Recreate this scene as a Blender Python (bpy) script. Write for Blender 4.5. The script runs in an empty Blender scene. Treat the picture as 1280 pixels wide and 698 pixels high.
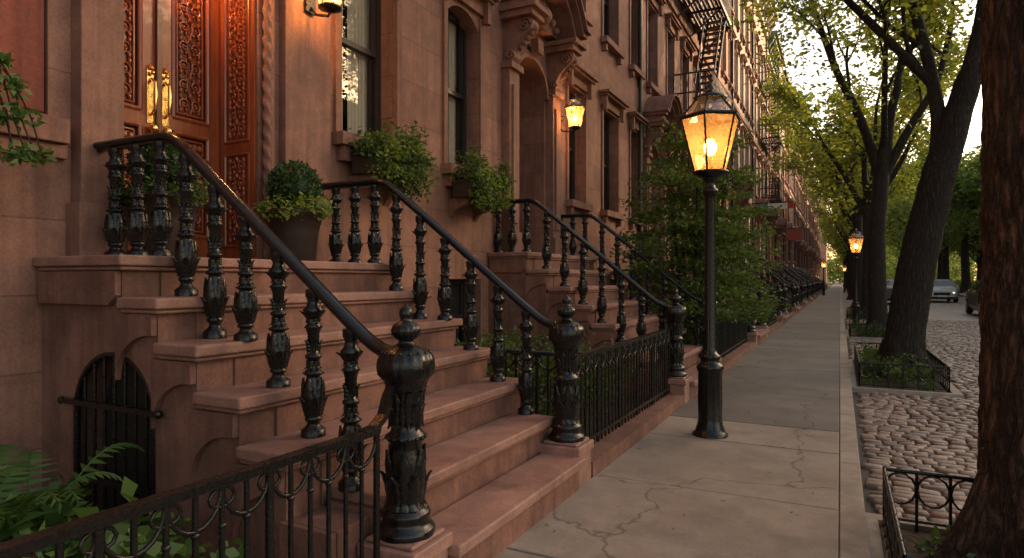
import bpy, math, random
import numpy as np
from mathutils import Vector, Matrix
random.seed(7); rng=np.random.default_rng(7)
R=math.radians
# ------------------------------------------------------------------ materials
def nm(name):
    m=bpy.data.materials.new(name); m.use_nodes=True
    nt=m.node_tree; b=nt.nodes['Principled BSDF']; return m,nt,b
def nd(nt,t,**k):
    n=nt.nodes.new(t)
    for a,v in k.items(): setattr(n,a,v)
    return n
def mth(nt,op,a,b=None):
    n=nd(nt,'ShaderNodeMath',operation=op)
    for i,v in enumerate((a,b)):
        if v is None: continue
        if hasattr(v,'is_output') : nt.links.new(v,n.inputs[i])
        else: n.inputs[i].default_value=v
    return n.outputs[0]
def mixc(nt,f,a,b,bt='MIX'):
    n=nd(nt,'ShaderNodeMix',data_type='RGBA',blend_type=bt)
    for idx,v in ((0,f),(6,a),(7,b)):
        if hasattr(v,'is_output'): nt.links.new(v,n.inputs[idx])
        elif idx==0: n.inputs[0].default_value=v
        else: n.inputs[idx].default_value=(v[0],v[1],v[2],1)
    return n.outputs[2]
def noise(nt,vec,scale,detail=3,rough=.6):
    n=nd(nt,'ShaderNodeTexNoise'); n.inputs['Scale'].default_value=scale
    n.inputs['Detail'].default_value=detail; n.inputs['Roughness'].default_value=rough
    nt.links.new(vec,n.inputs['Vector']); return n.outputs['Fac']
def mrange(nt,v,a,b,c=0,d=1):
    n=nd(nt,'ShaderNodeMapRange'); n.inputs[1].default_value=a;n.inputs[2].default_value=b
    n.inputs[3].default_value=c;n.inputs[4].default_value=d
    nt.links.new(v,n.inputs[0]); return n.outputs[0]
def bump(nt,b,h,strength=.3,dist=.01):
    n=nd(nt,'ShaderNodeBump'); n.inputs['Strength'].default_value=strength
    n.inputs['Distance'].default_value=dist
    nt.links.new(h,n.inputs['Height']); nt.links.new(n.outputs[0],b.inputs['Normal'])
def grey(nt,s):
    cc=nd(nt,'ShaderNodeCombineColor')
    for i in range(3): nt.links.new(s,cc.inputs[i])
    return cc.outputs[0]
def stone(name,c1,c2,block=None,rough=.85,bs=.35,grain=60,island=0,jcol=.55,streak=True,bdist=.01,rnd=0,mort=.012,cheap=False,stain=0,lo=.66,hi=1.16,pave=False):
    m,nt,b=nm(name)
    tc=nd(nt,'ShaderNodeTexCoord'); o=tc.outputs['Object']
    big=noise(nt,o,.9,2); mid=noise(nt,o,7,4,.7)
    f=mrange(nt,big,.3,.7); col=mixc(nt,f,c1,c2)
    col=mixc(nt,1,col,grey(nt,mrange(nt,mid,.3,.75,lo,hi)),'MULTIPLY')
    if streak and not cheap:
        mp=nd(nt,'ShaderNodeMapping'); mp.inputs['Scale'].default_value=(5,5,.35); nt.links.new(o,mp.inputs[0])
        st=noise(nt,mp.outputs[0],1.6,3,.7); s=mrange(nt,st,.45,.76,0,.62)
        col=mixc(nt,s,col,(c1[0]*.40,c1[1]*.36,c1[2]*.36))
    if stain:
        s2=noise(nt,o,2.6,4,.65); col=mixc(nt,mrange(nt,s2,.48,.70,0,stain),col,(c1[0]*.38,c1[1]*.38,c1[2]*.38))
    h=mid
    if not cheap:
        fine=noise(nt,o,grain,1); h=mth(nt,'ADD',mth(nt,'MULTIPLY',fine,.35),mth(nt,'MULTIPLY',mid,.9))
        col=mixc(nt,1,col,grey(nt,mrange(nt,fine,.3,.7,.87,1.13)),'MULTIPLY')
    if pave:
        nn=nd(nt,'ShaderNodeTexNoise'); nn.inputs['Scale'].default_value=2.2; nn.inputs['Detail'].default_value=4; nt.links.new(o,nn.inputs[0])
        sc=nd(nt,'ShaderNodeVectorMath',operation='SCALE'); sc.inputs[3].default_value=.7; nt.links.new(nn.outputs['Color'],sc.inputs[0])
        va=nd(nt,'ShaderNodeVectorMath',operation='ADD'); nt.links.new(o,va.inputs[0]); nt.links.new(sc.outputs[0],va.inputs[1])
        v=nd(nt,'ShaderNodeTexVoronoi',feature='DISTANCE_TO_EDGE'); v.inputs['Scale'].default_value=.36; nt.links.new(va.outputs[0],v.inputs['Vector'])
        cr=mrange(nt,v.outputs['Distance'],.0,.006,.6,0)
        g2=nd(nt,'ShaderNodeTexVoronoi'); g2.inputs['Scale'].default_value=3.1; nt.links.new(o,g2.inputs['Vector'])
        sp=mrange(nt,g2.outputs['Distance'],.05,.075,.4,0)
        col=mixc(nt,mth(nt,'MAXIMUM',cr,sp),col,(.05,.042,.036)); h=mth(nt,'SUBTRACT',h,cr)
    if block:
        sp=nd(nt,'ShaderNodeSeparateXYZ'); nt.links.new(o,sp.inputs[0])
        cb=nd(nt,'ShaderNodeCombineXYZ')
        nt.links.new(mth(nt,'ADD',sp.outputs[0],sp.outputs[1]),cb.inputs[0]); nt.links.new(sp.outputs[2],cb.inputs[1])
        br=nd(nt,'ShaderNodeTexBrick'); nt.links.new(cb.outputs[0],br.inputs['Vector'])
        br.inputs['Scale'].default_value=1; br.inputs['Brick Width'].default_value=block[0]; br.inputs['Row Height'].default_value=block[1]
        br.inputs['Mortar Size'].default_value=mort; br.inputs['Mortar Smooth'].default_value=.3
        br.inputs['Color1'].default_value=(1,1,1,1); br.inputs['Color2'].default_value=(.78,.78,.78,1); br.inputs['Mortar'].default_value=(jcol,jcol,jcol,1)
        col=mixc(nt,1,col,br.outputs['Color'],'MULTIPLY')
        h=mth(nt,'SUBTRACT',h,mth(nt,'MULTIPLY',br.outputs['Fac'],1.2))
    if island:
        g=nd(nt,'ShaderNodeNewGeometry'); col=mixc(nt,1,col,grey(nt,mrange(nt,g.outputs['Random Per Island'],0,1,1-island,1+island)),'MULTIPLY')
    if rnd:
        g=nd(nt,'ShaderNodeObjectInfo'); col=mixc(nt,1,col,grey(nt,mrange(nt,g.outputs['Random'],0,1,1-rnd,1+rnd)),'MULTIPLY')
    nt.links.new(col,b.inputs['Base Color'])
    rr=mrange(nt,mid,.3,.7,rough-.12,rough+.08); nt.links.new(rr,b.inputs['Roughness'])
    bump(nt,b,h,bs,bdist); return m
def plain(name,col,rough=.5,metal=0,n=.15,bs=.1,scale=20,emis=None,es=0):
    m,nt,b=nm(name)
    b.inputs['Base Color'].default_value=(*col,1); b.inputs['Roughness'].default_value=rough
    if n or bs:
        tc=nd(nt,'ShaderNodeTexCoord'); f=noise(nt,tc.outputs['Object'],scale,3)
        c=mixc(nt,mrange(nt,f,.3,.7),tuple(x*(1-n) for x in col),tuple(x*(1+n) for x in col))
        nt.links.new(c,b.inputs['Base Color'])
        nt.links.new(mrange(nt,f,.3,.7,rough*.8,min(1,rough*1.25)),b.inputs['Roughness'])
        if bs: bump(nt,b,f,bs,.004)
    b.inputs['Metallic'].default_value=metal
    if emis: b.inputs['Emission Color'].default_value=(*emis,1); b.inputs['Emission Strength'].default_value=es
    return m
def woodmat(name,c1,c2):
    m,nt,b=nm(name); tc=nd(nt,'ShaderNodeTexCoord'); mp=nd(nt,'ShaderNodeMapping'); mp.inputs['Scale'].default_value=(14,14,1.2)
    nt.links.new(tc.outputs['Object'],mp.inputs[0]); f=noise(nt,mp.outputs[0],3,4,.65)
    nt.links.new(mixc(nt,mrange(nt,f,.3,.7),c1,c2),b.inputs['Base Color']); b.inputs['Roughness'].default_value=.3
    b.inputs['Coat Weight'].default_value=.3; bump(nt,b,f,.12,.004); return m
def leafmat(name,a,b_,tr=.45,rough=.5):
    m,nt,b=nm(name); nt.nodes.remove(b); g=nd(nt,'ShaderNodeNewGeometry')
    c=mixc(nt,g.outputs['Random Per Island'],a,b_)
    d=nd(nt,'ShaderNodeBsdfDiffuse'); nt.links.new(c,d.inputs[0])
    t=nd(nt,'ShaderNodeBsdfTranslucent'); nt.links.new(mixc(nt,1,c,(1.6,1.45,.7),'MULTIPLY'),t.inputs[0])
    mx=nd(nt,'ShaderNodeMixShader'); mx.inputs[0].default_value=tr
    nt.links.new(d.outputs[0],mx.inputs[1]); nt.links.new(t.outputs[0],mx.inputs[2])
    gl=nd(nt,'ShaderNodeBsdfGlossy'); gl.inputs['Roughness'].default_value=rough; m2=nd(nt,'ShaderNodeMixShader'); m2.inputs[0].default_value=.04
    nt.links.new(mx.outputs[0],m2.inputs[1]); nt.links.new(gl.outputs[0],m2.inputs[2])
    nt.links.new(m2.outputs[0],nt.nodes['Material Output'].inputs[0]); return m
def glassmat(name,tint=(.9,.9,.9),refl=.12,rough=.02):
    m,nt,b=nm(name); nt.nodes.remove(b)
    t=nd(nt,'ShaderNodeBsdfTransparent'); t.inputs[0].default_value=(*tint,1)
    g=nd(nt,'ShaderNodeBsdfGlossy'); g.inputs['Roughness'].default_value=rough
    fr=nd(nt,'ShaderNodeFresnel'); fr.inputs[0].default_value=1.45
    mx=nd(nt,'ShaderNodeMixShader'); nt.links.new(mth(nt,'ADD',fr.outputs[0],refl),mx.inputs[0])
    nt.links.new(t.outputs[0],mx.inputs[1]); nt.links.new(g.outputs[0],mx.inputs[2])
    nt.links.new(mx.outputs[0],nt.nodes['Material Output'].inputs[0]); return m
def barkmat(name,c1,c2,sc_=26,sq=.16,mixn=.75,bd=.03,ew=.4):
    m,nt,b=nm(name); tc=nd(nt,'ShaderNodeTexCoord'); mp=nd(nt,'ShaderNodeMapping'); mp.inputs['Scale'].default_value=(1,1,sq)
    nt.links.new(tc.outputs['Object'],mp.inputs[0])
    w=nd(nt,'ShaderNodeTexVoronoi',feature='DISTANCE_TO_EDGE'); w.inputs['Scale'].default_value=sc_
    va=nd(nt,'ShaderNodeVectorMath',operation='ADD'); nt.links.new(mp.outputs[0],va.inputs[0])
    nn=nd(nt,'ShaderNodeTexNoise'); nn.inputs['Scale'].default_value=11; nn.inputs['Detail'].default_value=5; nn.inputs['Roughness'].default_value=.7; nt.links.new(mp.outputs[0],nn.inputs[0])
    sc=nd(nt,'ShaderNodeVectorMath',operation='SCALE'); sc.inputs[3].default_value=.12; nt.links.new(nn.outputs['Color'],sc.inputs[0])
    nt.links.new(sc.outputs[0],va.inputs[1]); nt.links.new(va.outputs[0],w.inputs['Vector'])
    e=mrange(nt,w.outputs['Distance'],0,ew); c=mixc(nt,e,c1,c2); c=mixc(nt,mrange(nt,nn.outputs['Fac'],.38,.68,0,mixn),c,c1)
    fn=noise(nt,tc.outputs['Object'],70,3,.7); c=mixc(nt,1,c,grey(nt,mrange(nt,fn,.3,.7,.75,1.2)),'MULTIPLY')
    nt.links.new(c,b.inputs['Base Color']); b.inputs['Roughness'].default_value=.9
    bump(nt,b,mth(nt,'ADD',mth(nt,'ADD',e,mth(nt,'MULTIPLY',nn.outputs['Fac'],.8)),mth(nt,'MULTIPLY',fn,.25)),1,bd); return m

M={}
M['brown']=stone('brownstone',(.31,.148,.105),(.41,.205,.15),(1.15,.42),rnd=.05,jcol=.6,mort=.006,bs=.32)
M['brown2']=stone('brownstone_dark',(.32,.165,.122),(.41,.215,.165),(1.0,.40),rnd=.1,jcol=.7,mort=.006,bs=.25,cheap=True)
M['trim']=stone('brownstone_trim',(.24,.112,.082),(.33,.165,.12),None,bs=.3)
M['step']=stone('brownstone_step',(.29,.148,.112),(.42,.23,.18),None,rough=.66,bs=.4,streak=False,grain=90,stain=.65)
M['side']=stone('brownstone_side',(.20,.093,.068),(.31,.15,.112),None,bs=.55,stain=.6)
M['cream']=stone('cream_stone',(.55,.44,.36),(.66,.54,.45),(1.0,.35),rnd=.08,jcol=.8,mort=.006,cheap=True)
M['red']=stone('red_brick',(.38,.15,.10),(.46,.2,.14),(.22,.075),rnd=.12,jcol=1.15,mort=.008,bs=.2,cheap=True)
M['tan']=stone('tan_brick',(.45,.27,.19),(.52,.33,.24),(.22,.075),rnd=.12,jcol=1.1,mort=.008,bs=.2,cheap=True)
M['redpanel']=stone('red_sandstone',(.24,.062,.042),(.32,.09,.06),None,bs=.35)
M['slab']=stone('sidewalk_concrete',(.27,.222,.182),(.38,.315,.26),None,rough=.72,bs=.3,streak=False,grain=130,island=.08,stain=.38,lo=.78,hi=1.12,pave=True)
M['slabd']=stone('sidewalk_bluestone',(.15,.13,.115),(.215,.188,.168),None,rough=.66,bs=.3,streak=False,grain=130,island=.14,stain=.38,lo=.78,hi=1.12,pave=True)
M['kerb']=stone('granite_kerb',(.32,.27,.225),(.42,.36,.30),None,bs=.3,streak=False,grain=150,island=.1,stain=.3)
M['cob']=stone('cobble_stone',(.19,.14,.112),(.29,.215,.175),None,rough=.55,bs=.6,streak=False,grain=50,island=.36)
M['joint']=stone('joint_dirt',(.06,.046,.037),(.1,.076,.06),None,bs=.5,cheap=True)
M['soil']=stone('soil_mat',(.045,.03,.02),(.09,.06,.04),None,bs=1,cheap=True,bdist=.05)
M['ground']=stone('ground_mat',(.08,.075,.05),(.12,.1,.07),None,bs=.5,cheap=True)
M['iron']=plain('black_iron',(.007,.0065,.0065),.27,0,.3,.35,70)
M['rail']=plain('black_rail',(.010,.011,.013),.2,0,.3,.06,12)
M['frame']=plain('dark_frame',(.025,.02,.018),.4,bs=0)
M['wood']=woodmat('mahogany',(.18,.038,.015),(.34,.082,.027))
M['woodd']=woodmat('mahogany_dark',(.085,.018,.007),(.16,.036,.013))
M['brass']=plain('brass',(.9,.6,.22),.2,1,.1,.05)
M['glass']=glassmat('window_glass',refl=.02)
M['dglass']=plain('dark_glass',(.02,.022,.024),.06,0,0,0,2)
M['curtain']=plain('curtain',(.80,.73,.62),.9,0,.08,.0)
M['blind']=plain('window_blind',(.42,.37,.30),.6,0,0,0); M['blind'].node_tree.nodes['Principled BSDF'].inputs['Coat Weight'].default_value=1
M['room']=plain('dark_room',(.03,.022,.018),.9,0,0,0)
M['pot']=plain('pot_dark',(.035,.02,.015),.5)
M['bark']=barkmat('bark_near',(.028,.016,.011),(.20,.118,.08),22,.17,.5,.05,.34)
M['bark2']=barkmat('bark_mid',(.022,.016,.013),(.085,.06,.044))
M['leafT']=leafmat('tree_leaf',(.085,.135,.026),(.215,.26,.055),.6)
M['leafF']=leafmat('park_leaf',(.06,.12,.03),(.14,.20,.055),.55)
M['leafS']=leafmat('shrub_leaf',(.035,.075,.018),(.12,.18,.04),.4)
M['leafD']=leafmat('boxwood_leaf',(.02,.055,.014),(.06,.12,.03),.25)
M['leafL']=leafmat('lime_leaf',(.13,.20,.03),(.25,.31,.06),.35)
M['fern']=leafmat('fern_leaf',(.05,.12,.028),(.12,.21,.045),.35)
M['bulb']=plain('lamp_bulb',(1,.8,.5),.5,n=0,bs=0,emis=(1,.62,.25),es=32)
def lampglass():
    m,nt,b=nm('lamp_pane'); nt.nodes.remove(b)
    t=nd(nt,'ShaderNodeBsdfTransparent'); t.inputs[0].default_value=(1,.88,.68,1)
    g=nd(nt,'ShaderNodeBsdfGlossy'); g.inputs['Roughness'].default_value=.05
    l=nd(nt,'ShaderNodeBsdfTranslucent'); l.inputs[0].default_value=(1,.6,.25,1)
    e=nd(nt,'ShaderNodeEmission'); e.inputs[0].default_value=(1,.36,.07,1); e.inputs[1].default_value=.7
    a=nd(nt,'ShaderNodeAddShader'); nt.links.new(l.outputs[0],a.inputs[0]); nt.links.new(e.outputs[0],a.inputs[1])
    m1=nd(nt,'ShaderNodeMixShader'); m1.inputs[0].default_value=.30; nt.links.new(t.outputs[0],m1.inputs[1]); nt.links.new(a.outputs[0],m1.inputs[2])
    m2=nd(nt,'ShaderNodeMixShader'); m2.inputs[0].default_value=.07; nt.links.new(m1.outputs[0],m2.inputs[1]); nt.links.new(g.outputs[0],m2.inputs[2])
    nt.links.new(m2.outputs[0],nt.nodes['Material Output'].inputs[0]); return m
M['pane']=lampglass(); M['clear']=glassmat('lamp_roof_glass',(.85,.82,.78),.10,.08)
# ------------------------------------------------------------------ mesh builder
class MB:
    def __init__(s): s.v=[];s.f=[];s.mi=[];s.sm=[]
    def add(s,v,f,m=0,sm=False):
        o=len(s.v); s.v.extend([tuple(p) for p in v])
        for q in f: s.f.append([i+o for i in q]); s.mi.append(m); s.sm.append(sm)
    def box(s,x0,x1,y0,y1,z0,z1,m=0):
        v=[(x,y,z) for x in(x0,x1) for y in(y0,y1) for z in(z0,z1)]
        s.add(v,[(0,1,3,2),(4,6,7,5),(0,4,5,1),(2,3,7,6),(0,2,6,4),(1,5,7,3)],m)
    def quad(s,a,b,c,d,m=0): s.add([a,b,c,d],[(0,1,2,3)],m)
    def prism(s,poly,axis,a0,a1,m=0,sm=False):
        n=len(poly)
        def P(p,a): return {'x':(a,p[0],p[1]),'y':(p[0],a,p[1]),'z':(p[0],p[1],a)}[axis]
        v=[P(p,a0) for p in poly]+[P(p,a1) for p in poly]
        s.add(v,[list(range(n))[::-1],list(range(n,2*n))],m)
        s.add(v,[(i,(i+1)%n,n+(i+1)%n,n+i) for i in range(n)],m,sm)
    def sweep(s,pts,prof,m=0,closed=False,caps=True,scales=None,sm=True):
        pts=[Vector(p) for p in pts]; n=len(pts); k=len(prof); V=[]; prev=None
        for i,p in enumerate(pts):
            if closed: t=(pts[(i+1)%n]-pts[i-1])
            else: t=(pts[min(i+1,n-1)]-pts[max(i-1,0)])
            if t.length<1e-9: t=Vector((0,0,1))
            t.normalize()
            if prev is None:
                ref=Vector((0,0,1)) if abs(t.z)<.93 else Vector((0,1,0))
                side=t.cross(ref).normalized()
            else:
                side=(prev-t*prev.dot(t))
                side=side.normalized() if side.length>1e-6 else t.cross(Vector((0,0,1))).normalized()
            prev=side; up=side.cross(t).normalized()
            sc=scales[i] if scales is not None else 1
            for a,b in prof: V.append(p+side*a*sc+up*b*sc)
        F=[]
        for i in range(n if closed else n-1):
            j=(i+1)%n
            for q in range(k): F.append((i*k+q,i*k+(q+1)%k,j*k+(q+1)%k,j*k+q))
        s.add(V,F,m,sm)
        if caps and not closed: s.add(V[:k],[list(range(k))],m); s.add(V[-k:],[list(range(k))[::-1]],m)
    def tube(s,pts,r,seg=6,m=0,closed=False,caps=True):
        sc=None; rr=r
        if isinstance(r,(list,tuple)): sc=r; rr=1
        s.sweep(pts,[(rr*math.cos(2*math.pi*i/seg),rr*math.sin(2*math.pi*i/seg)) for i in range(seg)],m,closed,caps,sc)
    def lathe(s,prof,seg=24,o=(0,0,0),m=0,mod=None,sm=True,flip=False):
        V=[];n=len(prof)
        for r,z in prof:
            for i in range(seg):
                a=2*math.pi*(i+.5)/seg; q=r+(mod(a,z) if mod else 0)*(1 if r>0.004 else 0)
                V.append((o[0]+q*math.cos(a),o[1]+q*math.sin(a),o[2]+z))
        F=[(i*seg+j,i*seg+(j+1)%seg,(i+1)*seg+(j+1)%seg,(i+1)*seg+j) for i in range(n-1) for j in range(seg)]
        s.add(V,F,m,sm)
        s.add(V[:seg],[list(range(seg))[::-1]],m); s.add(V[-seg:],[list(range(seg))],m)
    def ball(s,c,r,m=0,seg=12,sz=1):
        pr=[(max(r*math.sin(math.pi*i/8),.0005),-r*sz*math.cos(math.pi*i/8)) for i in range(9)]
        s.lathe(pr,seg,c,m)
    def leafring(s,prof,n,z0,z1,W,a0=0,curl=.02,off=.004,m=0):
        pz=[p[1] for p in prof]; pr=[p[0] for p in prof]
        for k in range(n):
            A=a0+2*math.pi*k/n; V=[];nt_=12;ns=6
            for i in range(nt_+1):
                t=i/nt_; z=z0+(z1-z0)*t; rb=float(np.interp(z,pz,pr))
                w=W*(math.sin(math.pi*min(1,.18+.82*t))**.7)*(1+.20*math.cos(t*26))*(1 if t<.999 else .2)
                if t>.97: w=W*.12
                for j in range(ns+1):
                    q=2*j/ns-1
                    rr=rb+off+.007*(1-abs(q))**.8-.004*math.cos(q*7)*(.5)+curl*max(0,t-.55)**1.6*2.2-.003*abs(math.sin(t*13))*abs(q)
                    aa=A+q*w/max(rb,.03); V.append((rr*math.cos(aa),rr*math.sin(aa),z-(curl*.5*max(0,t-.85)*4 if z1>z0 else -curl*.5*max(0,t-.85)*4)))
            s.add(V,[(i*(ns+1)+j,i*(ns+1)+j+1,(i+1)*(ns+1)+j+1,(i+1)*(ns+1)+j) for i in range(nt_) for j in range(ns)],m,True)
    def mesh(s,name,mats):
        me=bpy.data.meshes.new(name); me.from_pydata(s.v,[],s.f); 
        for m in mats: me.materials.append(m)
        me.polygons.foreach_set('material_index',s.mi); me.polygons.foreach_set('use_smooth',s.sm); me.update(); return me
    def obj(s,name,mats,parent=None,bevel=0,seg=2,loc=(0,0,0)):
        return mkobj(name,s.mesh(name,mats),parent,bevel,seg,loc)
def mkobj(name,me,parent=None,bevel=0,seg=2,loc=(0,0,0)):
    o=bpy.data.objects.new(name,me); bpy.context.scene.collection.objects.link(o); o.location=loc
    if parent: o.parent=parent
    if bevel:
        b=o.modifiers.new('bevel','BEVEL'); b.width=bevel; b.segments=seg; b.limit_method='ANGLE'; b.angle_limit=R(40)
    return o
def empty(name,loc=(0,0,0)):
    e=bpy.data.objects.new(name,None); bpy.context.scene.collection.objects.link(e); e.location=loc; e.empty_display_size=.2; return e
def dup(root,d,rz=0,sc=1):
    def rec(o,par):
        n=o.copy(); bpy.context.scene.collection.objects.link(n)
        if par: n.parent=par; 
        for c in list(o.children): rec(c,n)
        return n
    r=rec(root,None); r.location=Vector(root.location)+Vector(d); r.rotation_euler[2]+=rz
    r.scale=tuple(x*sc for x in root.scale); return r
def leafmesh(name,pts,size,mat,parent=None,flat=.5,aspect=.55,loc=(0,0,0),svar=.4):
    P=np.asarray(pts,float); n=len(P)
    a=rng.normal(size=(n,3)); a[:,2]*=(1-flat); a[:,2]-=.15; a/=np.linalg.norm(a,axis=1)[:,None]
    u=rng.normal(size=(n,3)); u[:,2]+=flat*2; b=np.cross(a,u); b/=np.linalg.norm(b,axis=1)[:,None]; c=np.cross(b,a)
    L=size*(1+svar*rng.uniform(-1,1,n))[:,None]
    V=np.empty((n,4,3)); V[:,0]=P; V[:,1]=P+a*L*.5+b*L*aspect*.5+c*L*.12; V[:,2]=P+a*L; V[:,3]=P+a*L*.5-b*L*aspect*.5+c*L*.12
    me=bpy.data.meshes.new(name); me.vertices.add(4*n); me.vertices.foreach_set('co',V.ravel())
    me.loops.add(4*n); me.loops.foreach_set('vertex_index',np.arange(4*n,dtype=np.int32))
    me.polygons.add(n); me.polygons.foreach_set('loop_start',np.arange(0,4*n,4,dtype=np.int32)); me.polygons.foreach_set('loop_total',np.full(n,4,dtype=np.int32))
    me.materials.append(mat); me.update(calc_edges=True); me.validate()
    return mkobj(name,me,parent,loc=loc)
def clump(centers,per,sig,squash=.7):
    C=np.asarray(centers,float); k=len(C)
    d=rng.normal(size=(k*per,3)); d/=np.linalg.norm(d,axis=1)[:,None]; r=rng.uniform(0.25,1,(k*per,1))**.6
    s=sig*rng.uniform(.6,1.35,(k,1)); 
    return np.repeat(C,per,0)+d*r*np.repeat(s,per,0)*np.array([1,1,squash])
# ------------------------------------------------------------------ ground, road, pavements
mb=MB(); mb.box(-400,500,-60,900,-.6,-.16); mb.obj('ground',[M['ground']])
mb=MB(); mb.box(.135,9.0,-20,420,-.158,-.135,0); mb.obj('road_bed',[M['joint']])
def cobmat():
    m,nt,b=nm('cobble_far'); tc=nd(nt,'ShaderNodeTexCoord'); o=tc.outputs['Object']
    br=nd(nt,'ShaderNodeTexBrick'); nt.links.new(o,br.inputs['Vector']); br.inputs['Scale'].default_value=1
    br.inputs['Brick Width'].default_value=.15; br.inputs['Row Height'].default_value=.105; br.inputs['Mortar Size'].default_value=.012
    br.inputs['Color1'].default_value=(.30,.225,.185,1); br.inputs['Color2'].default_value=(.18,.13,.105,1); br.inputs['Mortar'].default_value=(.06,.046,.037,1)
    n=noise(nt,o,.7,4); c=mixc(nt,mrange(nt,n,.3,.7,0,.35),br.outputs['Color'],(.15,.11,.09)); nt.links.new(c,b.inputs['Base Color']); b.inputs['Roughness'].default_value=.55
    bump(nt,b,mth(nt,'SUBTRACT',1,br.outputs['Fac']),.8,.02); return m
mb=MB(); mb.box(.14,9.0,27,420,-.134,-.105,0); mb.box(4.6,9.0,-20,27,-.134,-.108,0); mb.obj('cobbled_road',[cobmat()])
y=2.4
tmpl=[(-1,-1,0),(1,-1,0),(1,1,0),(-1,1,0),(-.97,-.97,.72),(.97,-.97,.72),(.97,.97,.72),(-.97,.97,.72),(-.74,-.7,1),(.74,-.7,1),(.74,.7,1),(-.74,.7,1)]
tf=[(0,1,5,4),(1,2,6,5),(2,3,7,6),(3,0,4,7),(4,5,9,8),(5,6,10,9),(6,7,11,10),(7,4,8,11),(8,9,10,11)]
cm=MB()
while y<26.9:
    hy=random.uniform(.045,.056); x=.15+random.uniform(0,.08)
    while x<4.55:
        w=random.uniform(.045,.09)
        if x+2*w>4.6: w=(4.6-x)/2
        cx=x+w; cy=y+hy; x+=2*w+.003
        if w<.02: continue
        if cx<1.42 and any(a<cy<b for a,b in((2.75,4.45),(9.4,12.9),(17.6,20.6),(25.6,28.4))): continue
        zt=-.1+random.uniform(-.007,.007)+.012*math.sin(cx*1.7+cy*.6); tx=random.uniform(-.08,.08); ty=random.uniform(-.08,.08)
        vs=[(cx+a*(w-.006)+random.uniform(-.004,.004),cy+.016*math.sin(cx*3+cy*.8)+b*(hy-.006)+random.uniform(-.004,.004),-.135+(zt+.135)*c+(a*tx*w+b*ty*hy if c>0 else 0)) for a,b,c in tmpl]
        cm.add(vs,tf,0,True)
    y+=2*hy+.002
cm.obj('cobblestones',[M['cob']])
def slabs(name,x0,x1,ys,z,mat,t=.12,gap=.004,ang=0):
    m=MB()
    for a,b in zip(ys[:-1],ys[1:]): m.box(x0,x1,a+gap,b-gap,z-t,z+random.uniform(-.0025,.0025),0)
    return m.obj(name,[mat],bevel=.007)
mb=MB(); mb.box(-1.6,.12,-20,420,-.158,-.018,0); mb.obj('pavement_bed',[M['joint']])
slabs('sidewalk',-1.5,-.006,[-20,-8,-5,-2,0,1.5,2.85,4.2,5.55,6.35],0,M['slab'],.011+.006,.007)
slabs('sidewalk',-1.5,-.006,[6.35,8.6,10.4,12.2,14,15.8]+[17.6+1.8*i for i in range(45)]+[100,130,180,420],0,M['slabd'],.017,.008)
slabs('granite_kerb',-.002,.13,[-20,-8]+[-6.1+1.9*i for i in range(59)]+[110,150,200,420],.003,M['kerb'],.16,.004)
mb=MB(); mb.box(9.0,9.15,-20,420,-.158,.002,0); mb.obj('kerb',[M['kerb']])
mb=MB(); mb.box(9.15,12.2,-20,420,-.158,-.002,0); mb.obj('pavement',[M['slabd']])
mb=MB(); mb.box(12.2,60,-20,420,-.158,-.02,0); mb.obj('park_lawn',[plain('lawn',(.07,.10,.03),.9,scale=3)])
mb=MB(); mb.box(-4.4,-1.78,-12,1.97,-.15,.02,0); mb.box(-4.4,-1.78,4.13,7.05,-.15,.02,0)
for k in range(20): mb.box(-4.4,-1.78,9.4+6.6*k,13.62+6.6*k,-.15,.02,0)
mb.obj('garden_bed',[M['soil']])
# ------------------------------------------------------------------ iron fences
def fence_y(mb,x,y0,y1,zb,zt,sp=.088,spike=False,m=0):
    mb.box(x-.02,x+.02,y0,y1,zt-.016,zt,m); mb.box(x-.024,x+.024,y0,y1,zt-.003,zt+.012,m)
    mb.box(x-.012,x+.012,y0,y1,zb+.06,zb+.085,m)
    n=max(2,int((y1-y0)/sp)); s=(y1-y0)/n
    for i in range(n+1):
        y=y0+i*s; mb.tube([(x,y,zb),(x,y,zt-.012)],[.009,.009],6,m)
        mb.ball((x,y,zt-.135),.014,m,6,.8)
        if i%6==0: mb.tube([(x,y,zb),(x,y,zt)],.014,6,m)
    for i in range(0,n-1,2):
        yc=y0+(i+1)*s
        mb.tube([(x,yc+s*.98*math.cos(a),zt-.02-.105*math.sin(a)*1.0) for a in np.linspace(0,math.pi,11)],.008,5,m)
    for i in range(1,n-1,2):
        yc=y0+(i+1)*s
        mb.tube([(x,yc+s*.5*math.cos(a),zt-.05+.03*math.sin(a)) for a in np.linspace(0,2*math.pi,11)[:-1]],.006,5,m,closed=True)
def fence_x(mb,y,x0,x1,zb,zt,sp=.088,m=0):
    t=MB(); fence_y(t,y,x0,x1,zb,zt,sp); mb.add([(b,a,c) for a,b,c in t.v],t.f,m,True)
mb=MB(); fence_y(mb,-1.64,-1.2,2.02,.06,.75)
mb.sweep([(-1.64,1.93,.752),(-1.64,2.0,.76),(-1.64,2.06,.80),(-1.64,2.09,.87),(-1.64,2.13,.92)],[(-.022,-.012),(.022,-.012),(.022,.012),(-.022,.012)],0,sm=False)
mb.box(-1.76,-1.5,-1.2,2.06,-.01,.08,1)
mb.obj('iron_fence',[M['iron'],M['side']])
mb=MB(); fence_y(mb,-1.66,4.16,7.0,.09,.80,spike=False); fence_x(mb,4.34,-3.6,-1.66,.04,.80)
mb.box(-1.78,-1.5,4.14,7.0,-.01,.1,1); mb.obj('iron_fence',[M['iron'],M['side']])
mb=MB(); fence_y(mb,-1.66,9.4,13.6,.09,.80,.11); mb.box(-1.78,-1.5,9.36,13.62,-.01,.1,1)
fo=mb.obj('iron_fence',[M['iron'],M['side']])
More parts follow.
